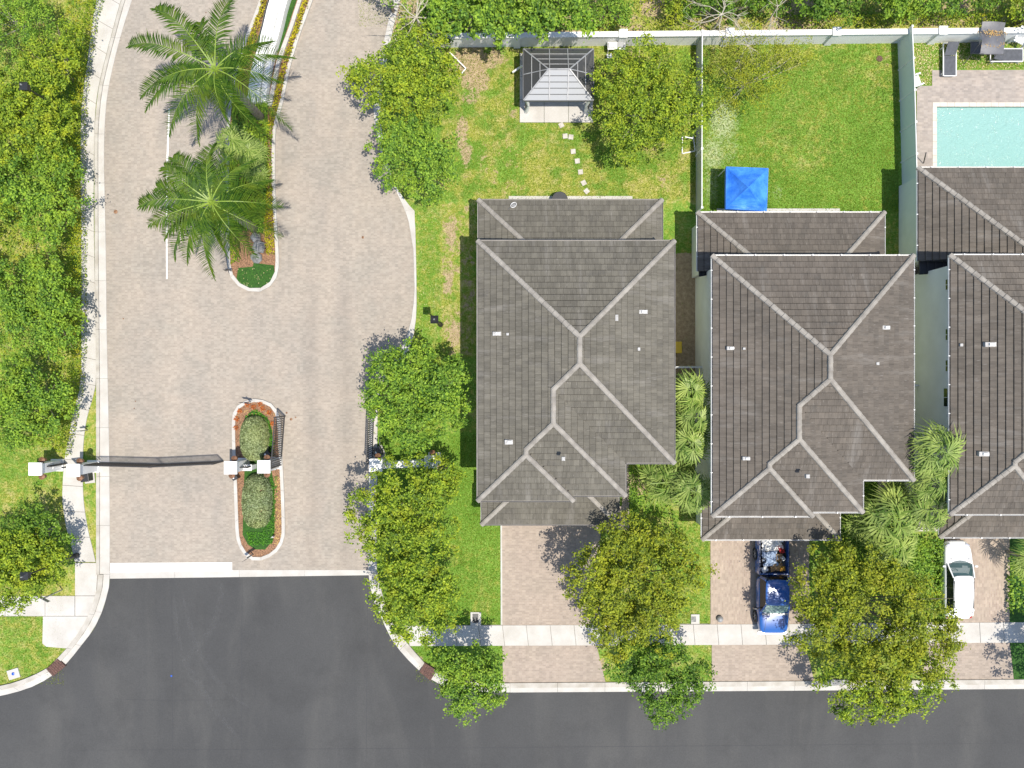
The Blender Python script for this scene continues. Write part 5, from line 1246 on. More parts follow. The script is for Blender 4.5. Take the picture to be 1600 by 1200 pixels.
# ------------------------------------------------------------------ SMALL ISLAND
isl = [(398, 623), (385, 626), (372, 634), (365, 646), (363.5, 665), (364, 700), (366, 745), (368, 800), (369.5, 832), (373, 850), (381, 864), (392, 873), (403, 876), (417, 872), (430, 865), (440, 853), (445.5, 838), (446, 815), (445, 780), (443, 735), (441, 700), (440, 670), (437, 648), (429, 634), (416, 626)]
isl_c = curve_px(isl + [isl[0]])[:-1]
i_in = loop_curb('island_curb', isl_c, 5, 1.7, .15)
sheet('island_bed', i_in, .10, MAT['mulch'])
sheet('island_turf', [P(*q) for q in [(383, 665), (384, 650), (395, 642), (408, 644), (420, 655), (426, 672), (428, 705), (425, 735), (430, 760), (429, 800), (430, 825), (427, 845), (415, 858), (400, 858), (388, 850), (380, 835), (384, 700)]], .116, MAT['turf_dark'])
def mound(label, cx, cy, rx, ry, h, seed, pw=2.6):
    rs = RS(seed); x0, y0 = P(cx, cy, h * .8); rx = rx / PXM * (1 - h / CAMH); ry = ry / PXM * (1 - h / CAMH); M_ = 8200
    d = rs.normal(size=(M_, 3)); d[:, 2] = np.abs(d[:, 2]); d /= np.linalg.norm(d, axis=1, keepdims=True)
    q = np.abs(d) ** 1; nrm_ = (np.abs(d[:, 0]) ** pw + np.abs(d[:, 1]) ** pw + np.abs(d[:, 2]) ** 3.2) ** (1 / 3.0); d2 = d / nrm_[:, None] * rs.uniform(.93, 1.01, M_)[:, None]
    p = d2 * np.array([rx, ry, h]) + np.array([0, 0, .1]); r = empty('rounded_bush', (x0, y0, 0), 0, label, 'bush', 'clipped bushes on the gate island')
    leaf_cloud('foliage', p, d * np.array([.8, .8, 1]) + rs.normal(size=(M_, 3)) * .35, .125, 'leaf_sage', r, rs)
    MB().tube([(0, 0, 0), (0, 0, h * .6)], [.07, .05], 6).build('stem', MAT['bark'], r)
    cr_ = MB().lathe([(.01, .12), (rx * .80, .14), (rx * .85, h * .6), (rx * .55, h * .88), (.05, h * .93)], 0, 0, 16)
    cr_.v = [(x, y * ry / rx, z) for x, y, z in cr_.v]; cr_.build('inner_twigs', MAT['mulch'], r)
mound('grey green clipped bush above the gate line on the island', 393, 686, 21.5, 35.5, 1.35, 71)
mound('grey green clipped bush below the gate line on the island', 397, 785, 22.5, 43, 1.35, 72)
hedge('low_cover', 'dark green ground cover at the bottom end of the island', 'leaf_cover', [P(386, 832, .2), P(392, 852, .2)], [P(428, 830, .2), P(424, 850, .2)], .25, .09, 330, 'ground cover', kind='stuff')
hedge('low_cover', 'dark green ground cover in an arc around the upper island bush', 'leaf_cover', [P(384, 652, .2), P(400, 640, .2), P(420, 655, .2), P(428, 690, .2), P(426, 712, .2)], [P(388, 668, .2), P(400, 652, .2), P(412, 664, .2), P(418, 690, .2), P(414, 712, .2)], .3, .09, 330, 'ground cover', kind='stuff')
hedge('low_cover', 'dark green ground cover along the right side of the lower island bush', 'leaf_cover', [P(416, 745, .2), P(419, 800, .2), P(412, 832, .2)], [P(432, 745, .2), P(429, 800, .2), P(430, 832, .2)], .25, .09, 330, 'ground cover', kind='stuff')
for i, (x, y) in enumerate([(388, 632), (376, 642), (398, 636), (412, 638), (422, 644), (371, 654), (370, 668), (427, 662), (408, 631)]):
    rs = RS(200 + i); r = empty('bromeliad', (*P(x, y), .1), i, ['red orange bromeliad at the top of the island under the sign', 'orange bromeliad at the upper left of the island rim', 'orange bromeliad just right of the red one on the island', 'orange bromeliad at the upper right of the island rim', 'orange bromeliad nearest the open gate leaf on the island', 'small bromeliad on the left rim of the island', 'lowest bromeliad on the left rim of the island', 'lowest bromeliad on the right rim beside the gate leaf', 'bromeliad closest to the top kerb of the island'][i], 'plant', 'bromeliads on the island')
    mb = MB()
    for k in range(12):
        a = k * 2.4; l = rs.uniform(.14, .24); d = Vector((math.cos(a), math.sin(a), 0)); p = Vector((-d.y, d.x, 0)) * .03
        mb.add([d * .02, d * l * .6 - p + Vector((0, 0, .14)), d * l + Vector((0, 0, .08)), d * l * .6 + p + Vector((0, 0, .14))], [(0, 1, 2, 3)])
    mb.build('leaves', MAT['leaf_bromeliad'], r)
def litter(name, poly_box, n, mt, z, s, label=None, seed=0):
    rs = RS(seed); x0, x1, y0, y1 = poly_box; p = np.stack([X(rs.uniform(x0, x1, n)), Y(rs.uniform(y0, y1, n)), np.full(n, z) + rs.rand(n) * .02], 1)
    nn = np.tile([0, 0, 1.0], (n, 1)) + rs.normal(size=(n, 3)) * .25; o = leaf_cloud(name, p, nn, s, mt, None, rs, .55, .1); o['kind'] = 'stuff'; tag(o, label, 'leaves'); return o
litter('fallen_leaves', (1412, 1458, 62, 133), 700, 'litter_pale', .03, .085, 'pale yellow leaves scattered on the dark lawn left of the pool deck', 1)
litter('fallen_leaves', (1458, 1600, 60, 107), 900, 'litter_pale', .03, .085, 'pale yellow leaves scattered on the grass under the loungers', 2)
litter('fallen_leaves', (368, 440, 640, 650), 60, 'leaf_litter', .12, .1, 'brown leaves lying along the top of the island bed', 3)
litter('fallen_leaves', (430, 441, 745, 850), 330, 'leaf_litter', .12, .1, 'brown leaves lying along the right side of the island bed', 4)
litter('fallen_leaves', (372, 425, 420, 448), 40, 'litter_pale', .13, .07, 'few pale leaves lying on the dark median turf', 5)
litter('fallen_leaves', (652, 690, 330, 530), 160, 'litter_pale', .03, .06, 'yellow specks on the grass verge right of the bulging road edge', 6)

# grass tufts that give the lawns relief
def tufts():
    rs = RS(77); regs = [((0, 100, 0, 1070), .5), ((690, 1088, 68, 312), 1.0), ((1098, 1404, 62, 332), 1.0), ((655, 745, 320, 560), .7), ((590, 782, 680, 975), .8), ((940, 1110, 800, 975), .5), ((650, 785, 1008, 1066), .5), ((1030, 1110, 1008, 1064), .5), ((560, 1700, -10, 42), .5), ((1412, 1456, 60, 134), .8), ((1456, 1700, 60, 108), .8)]
    Pn = []
    for (x0, x1, y0, y1), d in regs:
        n = int((x1 - x0) * (y1 - y0) * d * .50); Pn.append(np.stack([X(rs.uniform(x0, x1, n)), Y(rs.uniform(y0, y1, n)), rs.uniform(.02, .05, n)], 1))
    p = np.concatenate(Pn); n = len(p); nn = rs.normal(size=(n, 3)) * .8 + np.array([0, 0, .8]); o = leaf_cloud('grass', p, nn, .085, 'grass_blade', None, rs, .35, .1); o['kind'] = 'stuff'
    tag(o, 'short grass blades growing all over the lawns', 'grass'); print('tufts', n)
tufts()

# ------------------------------------------------------------------ GARDEN THINGS
# gazebo
def gazebo():
    z0, z1 = 2.35, 3.2; x0, y0 = P(818, 157, z0); x1, y1 = P(927, 77, z0); ax0, ay = P(857, 108.5, z1); ax1, _ = P(890, 108.5, z1)
    cx, cy = (x0 + x1) / 2, (y0 + y1) / 2
    r = empty('gazebo', (cx, cy, 0), 0, 'dark hipped gazebo with pale south roof face at the top of the patchy lawn', 'gazebo')
    def L(v): return Vector((v[0] - cx, v[1] - cy, v[2]))
    A, B, C_, D = L((x0, y0, z0)), L((x1, y0, z0)), L((x1, y1, z0)), L((x0, y1, z0)); E, F = L((ax0, ay, z1)), L((ax1, ay, z1))
    nE = .02
    def pan(q, name, mt, n=4, rails=(1, 2)):
        # q: eave a, eave b, top b, top a  -> rows of sheets
        a, b, c, d = q
        for k in range(n):
            f0, f1 = k / n + .004, (k + 1) / n - .004
            p0, p1, p2, p3 = a.lerp(d, f0), b.lerp(c, f0), b.lerp(c, f1), a.lerp(d, f1)
            up = Vector((0, 0, .02)); lift = Vector((0, 0, .03))
            MB().add([p0 + lift, p1 + lift, p2, p3, p0 + lift - up, p1 + lift - up, p2 - up, p3 - up], [(0, 1, 2, 3), (7, 6, 5, 4), (0, 4, 5, 1), (1, 5, 6, 2), (2, 6, 7, 3), (3, 7, 4, 0)]).build('roof_panel', MAT[mt], r)
            MB().bar(p3 + Vector((0, 0, .025)), p2 + Vector((0, 0, .025)), .035, .03).build('rafter', MAT['iron_grey'] if mt == 'glare_panel' else MAT['steel'], r)
    pan((A, B, F, E), 's', 'glare_panel', 5); pan((C_, D, E, F), 'n', 'smoked_panel', 4); pan((B, C_, F, F + Vector((0, .001, 0))), 'e', 'smoked_panel', 3); pan((D, A, E, E + Vector((0, .001, 0))), 'w', 'smoked_panel', 3)
    up = Vector((0, 0, .06))
    for a, b in ((A, E), (B, F), (C_, F), (D, E), (E, F)): MB().bar(a + up, b + up, .07, .05).build('ridge_bar', MAT['steel'], r)
    for a, b in ((A, B), (B, C_), (C_, D), (D, A)): MB().bar(a + Vector((0, 0, -.02)), b + Vector((0, 0, -.02)), .10, .10).build('eave_beam', MAT['iron_grey'], r)
    for t_ in (.37, .63):
        for (a, b, c, d) in ((A, B, F, E), (D, C_, F, E)):
            e_ = a.lerp(b, t_); tt = d.lerp(c, (t_ - .37) / .26 * .9 + .05); MB().bar(e_ + up, tt + up, .05, .04).build('rafter', MAT['steel'], r)
    for a, b, e in ((A, D, E), (B, C_, F)): MB().bar(a.lerp(b, .5) + up, e + up, .05, .04).build('rafter', MAT['steel'], r)
    for q in (A, B, C_, D):
        s = Vector((q.x * .92, q.y * .90, 0)); MB().bar(s, s + Vector((0, 0, z0)), .12).build('post', MAT['iron_grey'], r)
    # curtains tied at the south west post
    for q, sx in ((A, 1), (B, -1)):
        s = Vector((q.x * .90, q.y * .93, 0)); MB().tube([s + Vector((0, 0, 2.2)), s + Vector((.12 * sx, -.05, 1.2)), s + Vector((0, -.02, .1))], [.14, .07, .16], 7).build('curtain', MAT['paint_white'], r)
gazebo()
pad = empty('gazebo_pad', (0, 0, 0)); pad['kind'] = 'structure'
for i in range(3):
    for j in range(3):
        x0 = 812 + 114.5 * i / 3; x1 = 812 + 114.5 * (i + 1) / 3; y0 = 84 + 108 * j / 3; y1 = 84 + 108 * (j + 1) / 3
        MB().prism([P(x0 + .3, y0 + .3), P(x1 - .3, y0 + .3), P(x1 - .3, y1 - .3), P(x0 + .3, y1 - .3)], 0, .09).build('slab', MAT['concrete_white'], pad)
for i, (x, y, a) in enumerate([(877, 196, .5), (883, 213, .1), (892, 214.5, -.1), (895.5, 237, .1), (902, 252, .1), (907, 269, .1), (912, 286, .5), (916.5, 299, .7)]):
    o = MB().cbox(0, 0, .31, .31, 0, .07).build('stepping_stone', MAT['stone_step']); o.location = (*P(x, y), 0); o.rotation_euler = (0, 0, a)
    tag(o, ['pale square stepping stone touching the gazebo pad', 'left stone of the touching pair on the lawn path', 'right stone of the touching pair on the lawn path', 'stepping stone just below the touching pair', 'stepping stone halfway down the lawn path', 'stepping stone third from the house end of the path', 'stepping stone second from the house end of the path', 'stepping stone nearest the first house'][i], 'stepping stone', 'stepping stones across the patchy lawn')
# blue canopy
def canopy():
    z0, z1 = 2.05, 3.15; cs_ = [P(1134, 326, z0), P(1198, 329.5, z0), P(1200.5, 263, z0), P(1135, 260.5, z0)]; ax, ay = P(1169, 292.5, z1); cx = sum(c[0] for c in cs_) / 4; cy = sum(c[1] for c in cs_) / 4
    r = empty('pop_up_canopy', (cx, cy, 0), 0, 'bright blue square pop up canopy on the lush green lawn', 'canopy')
    V = [Vector((c[0] - cx, c[1] - cy, z0)) for c in cs_]; A = Vector((ax - cx, ay - cy, z1)); mb = MB(); n = 8
    for k in range(4):
        a, b = V[k], V[(k + 1) % 4]; grid = {}
        for i in range(n + 1):
            for j in range(n + 1):
                t_ = i / n; e = a.lerp(b, j / n); p = e.lerp(A, t_); sag = .16 * math.sin(math.pi * t_) * (.35 + .65 * math.sin(math.pi * j / n)); p = p - Vector((0, 0, sag)) + Vector((0, 0, .02 * math.sin(9 * j / n + 5 * t_ + k * 2) * (1 - t_) * (j / n) * (1 - j / n) * 4)); grid[i, j] = p
        base = len(mb.v); mb.v += [tuple(grid[i, j]) for i in range(n + 1) for j in range(n + 1)]
        mb.f += [(base + i * (n + 1) + j, base + i * (n + 1) + j + 1, base + (i + 1) * (n + 1) + j + 1, base + (i + 1) * (n + 1) + j) for i in range(n) for j in range(n)]
    mb.build('roof_cloth', MAT['canopy_blue'], r)
    for k in range(4):
        a, b = V[k], V[(k + 1) % 4]; d = Vector((0, 0, -.28)); MB().bar(a + d / 2, b + d / 2, .015, .28).build('valance', MAT['canopy_blue'], r)
        MB().bar((a.x * .97, a.y * .97, 0), (a.x * .97, a.y * .97, z0 - .03), .045).build('leg', MAT['aluminium_white'], r)
canopy()
# small frames, soccer goal and others
def rods(name, label, cat, segs, mt, wd, ref):
    r = empty(name, (*P(*ref), 0), 0, label, cat); c = Vector((*P(*ref), 0))
    for a, b in segs: MB().bar(Vector(P3(*a)) - c, Vector(P3(*b)) - c, wd).build('bar', MAT[mt], r)
    return r
rods('toy_goal', 'small white goal frame leaning by the grey panel fence', 'goal', [((1066, 213, .05), (1066, 240, .05)), ((1066, 240, .05), (1086, 236, .05)), ((1086, 236, .05), (1083, 212, .05)), ((1066, 213, .05), (1070, 214, .9)), ((1083, 212, .05), (1082, 216, .9)), ((1070, 214, .9), (1082, 216, .9))], 'aluminium_white', .06, (1074, 225))
rods('bent_pole', 'bent white pole on bare soil left of the gazebo', 'pole', [((703, 82, .5), (728, 107, .3)), ((728, 107, .3), (716, 121, .2))], 'aluminium_white', .06, (715, 100))
rods('metal_tongs', 'white bent bracket lying left of the gazebo', 'bracket', [((801, 113, .5), (811, 106, .7)), ((811, 106, .7), (816, 103, 1.4))], 'aluminium_white', .10, (808, 108))
r = empty('racket', (*P(800, 323, 3.2), 3.25), -.9, 'small white rimmed racket lying on the patio roof of the first house', 'racket')
mb = MB(); pts = [(.14 * math.cos(t_ * 6.283 / 14), .12 + .19 * math.sin(t_ * 6.283 / 14), .09) for t_ in range(15)]; mb.tube(pts, .018, 5, False); mb.build('hoop', MAT['aluminium_white'], r); MB().bar((0, -.07, .09), (0, -.32, .06), .04).build('handle', MAT['iron_grey'], r)
MB().lathe([(.12, .10), (.125, .105)], 0, .12, 12).build('strings', MAT['stone_grey'], r)
r = empty('storage_table', (*P(961, 79), 0), 0, 'white garden table with trays beside the gazebo under the wall', 'table')
bevel(MB().cbox(0, 0, 1.15, .5, .68, .74).build('tabletop', MAT['plastic_white'], r), .02)
for x in (-.5, .5):
    for y in (-.19, .19): MB().bar((x, y, 0), (x, y, .68), .05).build('leg', MAT['plastic_white'], r)
MB().cbox(-.3, 0, .4, .34, .74, .86).build('tray', MAT['plastic_white'], r); MB().cbox(.28, .02, .45, .34, .74, .80).build('tray', MAT['steel'], r)
r = empty('plastic_stool', (*P(951, 92), 0), .2, 'small white stool below the white garden table', 'stool'); bevel(MB().cbox(0, 0, .32, .3, .4, .45).build('seat', MAT['plastic_white'], r), .015)
for x in (-.13, .13):
    for y in (-.12, .12): MB().bar((x, y, 0), (x, y, .4), .04).build('leg', MAT['plastic_white'], r)
r = empty('round_table', (*P(873.5, 316), 0), 0, 'round black table half hidden under the eave behind the first house', 'table'); MB().lathe([(.5, .70), (.52, .72), (.5, .74)], 0, 0, 28).build('tabletop', MAT['iron_black'], r); MB().lathe([(.25, 0), (.05, .06), (.05, .7)], 0, 0, 12).build('pedestal', MAT['iron_black'], r)
r = empty('kayak', (*P(1053, 544), 0), 0, 'yellow plastic wheelie bin peeking out beside the right eave of the first house', 'bin'); bevel(MB().cbox(0, 0, .5, .66, 0.05, .95).build('body', MAT['plastic_yellow'], r), .05, 3); bevel(MB().cbox(0.02, 0, .56, .74, .951, 1.03).build('lid', MAT['plastic_yellow'], r), .03, 2); r.name = 'garbage_bin'

# loungers etc.
def lounger(label, px, py, rz, L_=2.1, W_=.82, back=.45):
    r = empty('sun_lounger', (*P(px, py, .35), 0), rz, label, 'sun lounger', 'grey sun loungers by the pool')
    for s in (-1, 1):
        MB().bar((s * W_ / 2, -L_ / 2, .33), (s * W_ / 2, L_ / 2, .33), .06, .07).build('side_rail', MAT['aluminium_white'], r)
        for y in (-L_ / 2 + .2, L_ / 2 - .25): MB().bar((s * W_ / 2, y, 0), (s * W_ / 2, y, .295), .05).build('leg', MAT['aluminium_white'], r)
    for y in (-L_ / 2, L_ / 2): MB().bar((-W_ / 2 + .03, y, .33), (W_ / 2 - .03, y, .33), .05, .06).build('end_rail', MAT['aluminium_white'], r)
    MB().box(-W_ / 2 + .04, W_ / 2 - .04, -L_ / 2 + .04, L_ / 2 - .80, .335, .36).build('seat', MAT['sling_grey'], r)
    MB().bar((0, L_ / 2 - .78, .38), (0, L_ / 2 - .10, .38 + back), W_ - .1, .025).build('backrest', MAT['sling_grey'], r)
lounger('grey sun lounger standing crosswise half on the paved pool deck', 1484, 93, 0.0)
lounger('grey sun lounger lying lengthwise on the grass at the right edge', 1573, 86, math.pi / 2, back=.2)
r = empty('swing_seat', (*P(1525, 80), 0), -.04, 'dark grey covered garden swing with brown leaves on its top', 'garden swing')
mb = MB(); n = 8
for i in range(n + 1):
    for j in range(5):
        x = -.72 + 1.44 * j / 4; y = -.95 + 2.0 * i / n; mb.v.append((x, y, 1.75 + .08 * math.sin(math.pi * j / 4) - .12 * math.cos(i * 1.1) * .5))
mb.f += [(i * 5 + j, i * 5 + j + 1, (i + 1) * 5 + j + 1, (i + 1) * 5 + j) for i in range(n) for j in range(4)]
mb.build('canopy_cloth', MAT['canvas_grey'], r, smooth=True)
for s in (-1, 1):
    MB().tube([(s * .78, -.9, 0), (s * .78, -.3, 1.70), (s * .78, .5, 1.72), (s * .78, 1.0, 0)], .025, 6).build('side_frame', MAT['iron_grey'], r)
    MB().tube([(s * .62, 1.02, 1.6), (s * .62 - .1, 1.3, 1.75), (s * .62 + .15, 1.4, 1.78), (s * .62 + .22, 1.1, 1.6)], .022, 6).build('hook', MAT['iron_black'], r)
MB().bar((-.78, -.92, 1.70), (.78, -.92, 1.70), .05).build('front_bar', MAT['iron_grey'], r); MB().bar((-.78, 1.0, 1.70), (.78, 1.0, 1.70), .05).build('rear_bar', MAT['iron_grey'], r)
MB().box(-.65, .65, -.4, .35, .45, .55).build('seat', MAT['canvas_grey'], r)
rs = RS(5); n = 190; p = np.stack([X(1525) + rs.normal(size=n) * .34, Y(78) + np.where(rs.rand(n) < .6, .25, -.45) + rs.normal(size=n) * .1, 1.83 + rs.rand(n) * .03], 1)
o = leaf_cloud('fallen_leaves', p, np.tile([0, 0, 1.], (n, 1)) + rs.normal(size=(n, 3)) * .3, .09, 'leaf_litter', None, rs); tag(o, 'brown leaves gathered on top of the grey garden swing', 'leaves', kind='stuff')
def chair(label, px, py, rz, s=1.0):
    r = empty('garden_chair', (*P(px, py, .4), 0), rz, label, 'chair', 'white garden chairs'); r.scale = (s, s, s)
    for i in range(5): MB().box(-.25 + .1 * i + .005, -.15 + .1 * i - .012, -.24, .24, .40, .425).build('seat_slat', MAT['plastic_white'], r)
    for i in range(5): MB().bar((-.2 + .1 * i, .26, .42), (-.2 + .1 * i, .44, .9), .075, .02).build('back_slat', MAT['plastic_white'], r)
    MB().bar((-.27, .445, .91), (.27, .445, .91), .06, .04).build('top_rail', MAT['plastic_white'], r)
    for x in (-.28, .28):
        MB().bar((x, -.26, .62), (x, .34, .62), .07, .03).build('armrest', MAT['plastic_white'], r)
        for y in (-.22, .24): MB().bar((x, y, 0), (x, y, .605), .05).build('leg', MAT['plastic_white'], r)
chair('white slatted chair at the pale green fence beside the pool deck', 1429, 128, 1.9, 1.25)
chair('white slatted chair in the top right corner by the white wall', 1592, 62, -.5, 1.5)
rods('hand_rail', 'short dark grab rail at the pool deck corner by the roof eave', 'rail', [((1443, 255, .1), (1446, 243, .8)), ((1446, 243, .8), (1447, 238, .8))], 'iron_black', .05, (1445, 250))

# lamps, signs, boxes
def lamp(label, px, py, z=4.2, glass=True):
    """px,py = position of the head at height z"""
    c = P(px, py, z); r = empty('street_lamp', (c[0], c[1], 0), 0, label, 'lamp', 'black lantern lamp posts')
    MB().lathe([(.17, 0), (.16, .35), (.07, .5), (.055, 2.5), (.045, z - .5)], 0, 0, 10).build('post', MAT['iron_black'], r)
    h = MB().cbox(0, 0, .34, .34, z - .5, z - .1).build('lantern', MAT['iron_black'], r)
    rf = MB().add([(-.24, -.24, z - .1), (.24, -.24, z - .1), (.24, .24, z - .1), (-.24, .24, z - .1), (-.06, -.06, z + .08), (.06, -.06, z + .08), (.06, .06, z + .08), (-.06, .06, z + .08)], [(3, 2, 1, 0), (4, 5, 6, 7), (0, 1, 5, 4), (1, 2, 6, 5), (2, 3, 7, 6), (3, 0, 4, 7)]); rf.build('lantern_roof', MAT['iron_black'], r)
    MB().lathe([(.05, z + .08), (.04, z + .16), (.01, z + .2)], 0, 0, 8).build('finial', MAT['steel'], r)
lamp('black lamp post on the grass verge left of the first house', 678.5, 499)
lamp('black lamp post at the top of the right road edge', 635, 40)
lamp('black lamp head poking out of the trees at the upper left', 34.5, 133, 5.6)
lamp('black lamp head poking out of the yellow tinged tree at the lower left', 35.5, 901, 5.6)
def sign(label, px, py, w_, h_, rz, z=1.6, mt='paint_white', pole='steel'):
    r = empty('road_sign', (*P(px, py), 0), rz, label, 'sign'); MB().bar((0, 0, 0), (0, 0, z), .06).build('post', MAT[pole], r)
    MB().cbox(0, -.04, w_, .02, z - h_, z).build('panel', MAT[mt], r); MB().cbox(0, -.055, w_ * 1.04, .01, z - h_ * 1.03, z - h_).build('trim', MAT['iron_black'], r)
sign('dark sign on a post at the top tip of the island', 393, 628, .62, .5, -.15, 1.5, 'iron_black')
sign('dark angled sign at the bottom tip of the island', 396, 865, .75, .45, .6, 1.3, 'iron_black')
sign('small dark sign at the lower left curve of the median', 363, 424, .4, .35, .1, 1.1, 'iron_black')
sign('white sign on a post beside the left sidewalk above the gate', 137, 672, .5, .35, .15, 1.3)
sign('street sign post at the left sidewalk beside the lower tree', 108, 866, .9, .2, .35, 2.4, 'steel')
sign('second street sign post just above the horizontal path', 98, 921, .8, .3, -.5, 2.2, 'steel')
sign('small white marker sign at the right side of the island bed', 430, 836, .2, .2, .2, .6)
def vault(label, px, py, sx, sy, rz, lid=None):
    r = empty('utility_cover', (*P(px, py), 0), rz, label, 'utility cover'); MB().cbox(0, 0, sx, sy, 0, .075).build('collar', MAT['concrete_white'], r)
    if lid: MB().cbox(*lid[:4], .075, .095).build('lid', MAT[lid[4]], r)
    return r
vault('white concrete collar with dark meter lid at the sidewalk near the first driveway', 743.5, 966.5, .68, .86, 0, (-.02, .04, .38, .58, 'iron_black'))
vault('white concrete meter collar with round lid beside the second driveway', 1086, 967, .55, .62, 0, (-.1, 0, .3, .34, 'stone_grey'))
v = vault('square white concrete cover with a blue dot on the grass in the lower left corner', 22, 1052.5, .75, .62, .3)
MB().lathe([(.10, .076), (.10, .10), (.05, .12)], 0, .02, 12).build('valve_cap', MAT['plastic_blue'], v)
r = empty('planter_ball', (*P(1124, 966), 0), 0, 'small round grey post head on the second driveway', 'bollard'); MB().lathe([(.1, .02), (.2, .1), (.21, .2), (.14, .32), (.02, .38)], 0, 0, 16).build('head', MAT['steel'], r, smooth=True); MB().lathe([(.14, .031), (.13, .06)], 0, 0, 12).build('base', MAT['iron_grey'], r)
for x, y, r_, lb in ((740.5, 748, .12, 'brown'), (713, 748, .16, 'pinkish brown'),): 
    o = disc('sprinkler_cover', x, y, r_, .01, 'drain_brown', .03, None, lb + ' small round cover in the grass below the low column', 'cover') if lb == 'pinkish brown' else None
disc('sprinkler_cover', 1374, 92, .2, .01, 'drain_brown', .03, None, 'small reddish brown cover in the top right of the lush lawn', 'cover')
for i, (x, y, s) in enumerate(((181, 331, .14), (567, 371, .09), (193, 498, .05), (412, 389, .05), (210, 638, .04), (455, 655, .09), (448, 645, .07), (462, 652, .05), (322, 20, .04), (212, 627, .04))):
    p = RS(900 + i); n = 9; mb = MB().lathe([(s, .03), (s * .8, .045), (s * .3, .055)], *P(x, y), n=7); o = mb.build('debris', MAT['mulch']); tag(o, ['brown leaf clump on the paving beside the left kerb', 'dark oil spot like leaf on the right lane', 'tiny dark debris on the left lane', 'tiny dark speck beside the median turf', 'tiny dark speck on the left lane above the gate', 'larger dark crumb right of the island', 'dark crumb close to the open gate leaf', 'smallest dark crumb right of the island', 'tiny speck on the paving at the top', 'tiny speck on the left lane above another one'][i], 'debris')

# ------------------------------------------------------------------ VEHICLES
def loft(stations, ring, closed=True):
    """stations: list of rings (same length) -> MB"""
    mb = MB(); n = len(stations[0])
    for st in stations: mb.v += [tuple(p) for p in st]
    for i in range(len(stations) - 1):
        for k in range(n - (0 if closed else 1)): mb.f.append((i * n + k, i * n + (k + 1) % n, (i + 1) * n + (k + 1) % n, (i + 1) * n + k))
    if closed: mb.f.append(tuple(range(n))[::-1]); mb.f.append(tuple((len(stations) - 1) * n + k for k in range(n)))
    return mb
def body_ring(y, w, zb, zs, zc):
    h = [(w * .88, zb), (w * .985, zb + .12), (w, (zb + zs) / 2), (w * .985, zs - .10), (w * .93, zs - .015), (w * .80, (zs + zc) / 2 + .01), (w * .42, zc - .004), (0, zc)]
    return [(x, y, z) for x, z in h] + [(-x, y, z) for x, z in h[-2::-1]]
def wheel(parent, x, y, r=.36, wd=.24):
    s = 1 if x > 0 else -1
    w_ = empty('wheel', (x, y, r)); w_.parent = parent
    mb = MB(); prof = [(r * .7, -wd / 2), (r * .95, -wd / 2), (r, -wd / 3), (r, wd / 3), (r * .95, wd / 2), (r * .7, wd / 2)]; n = 24
    for rr, xx in prof:
        for k in range(n): t_ = 6.2832 * k / n; mb.v.append((xx, rr * math.cos(t_), rr * math.sin(t_)))
    m_ = len(prof)
    for i in range(m_): 
        for k in range(n): a = i * n + k; b = i * n + (k + 1) % n; c = ((i + 1) % m_) * n + (k + 1) % n; d = ((i + 1) % m_) * n + k; mb.f.append((a, b, c, d))
    mb.build('tyre', MAT['rubber'], w_)
    rm = MB()
    for k in range(6): t_ = 6.2832 * k / 6; rm.bar((s * wd * .38, 0, 0), (s * wd * .36, r * .68 * math.cos(t_), r * .68 * math.sin(t_)), .07, .04)
    rm.build('rim', MAT['steel'], w_)
def smooth_by(o, lv=2):
    o.data.polygons.foreach_set('use_smooth', [True] * len(o.data.polygons)); m_ = o.modifiers.new('s', 'SUBSURF'); m_.levels = lv; m_.render_levels = lv

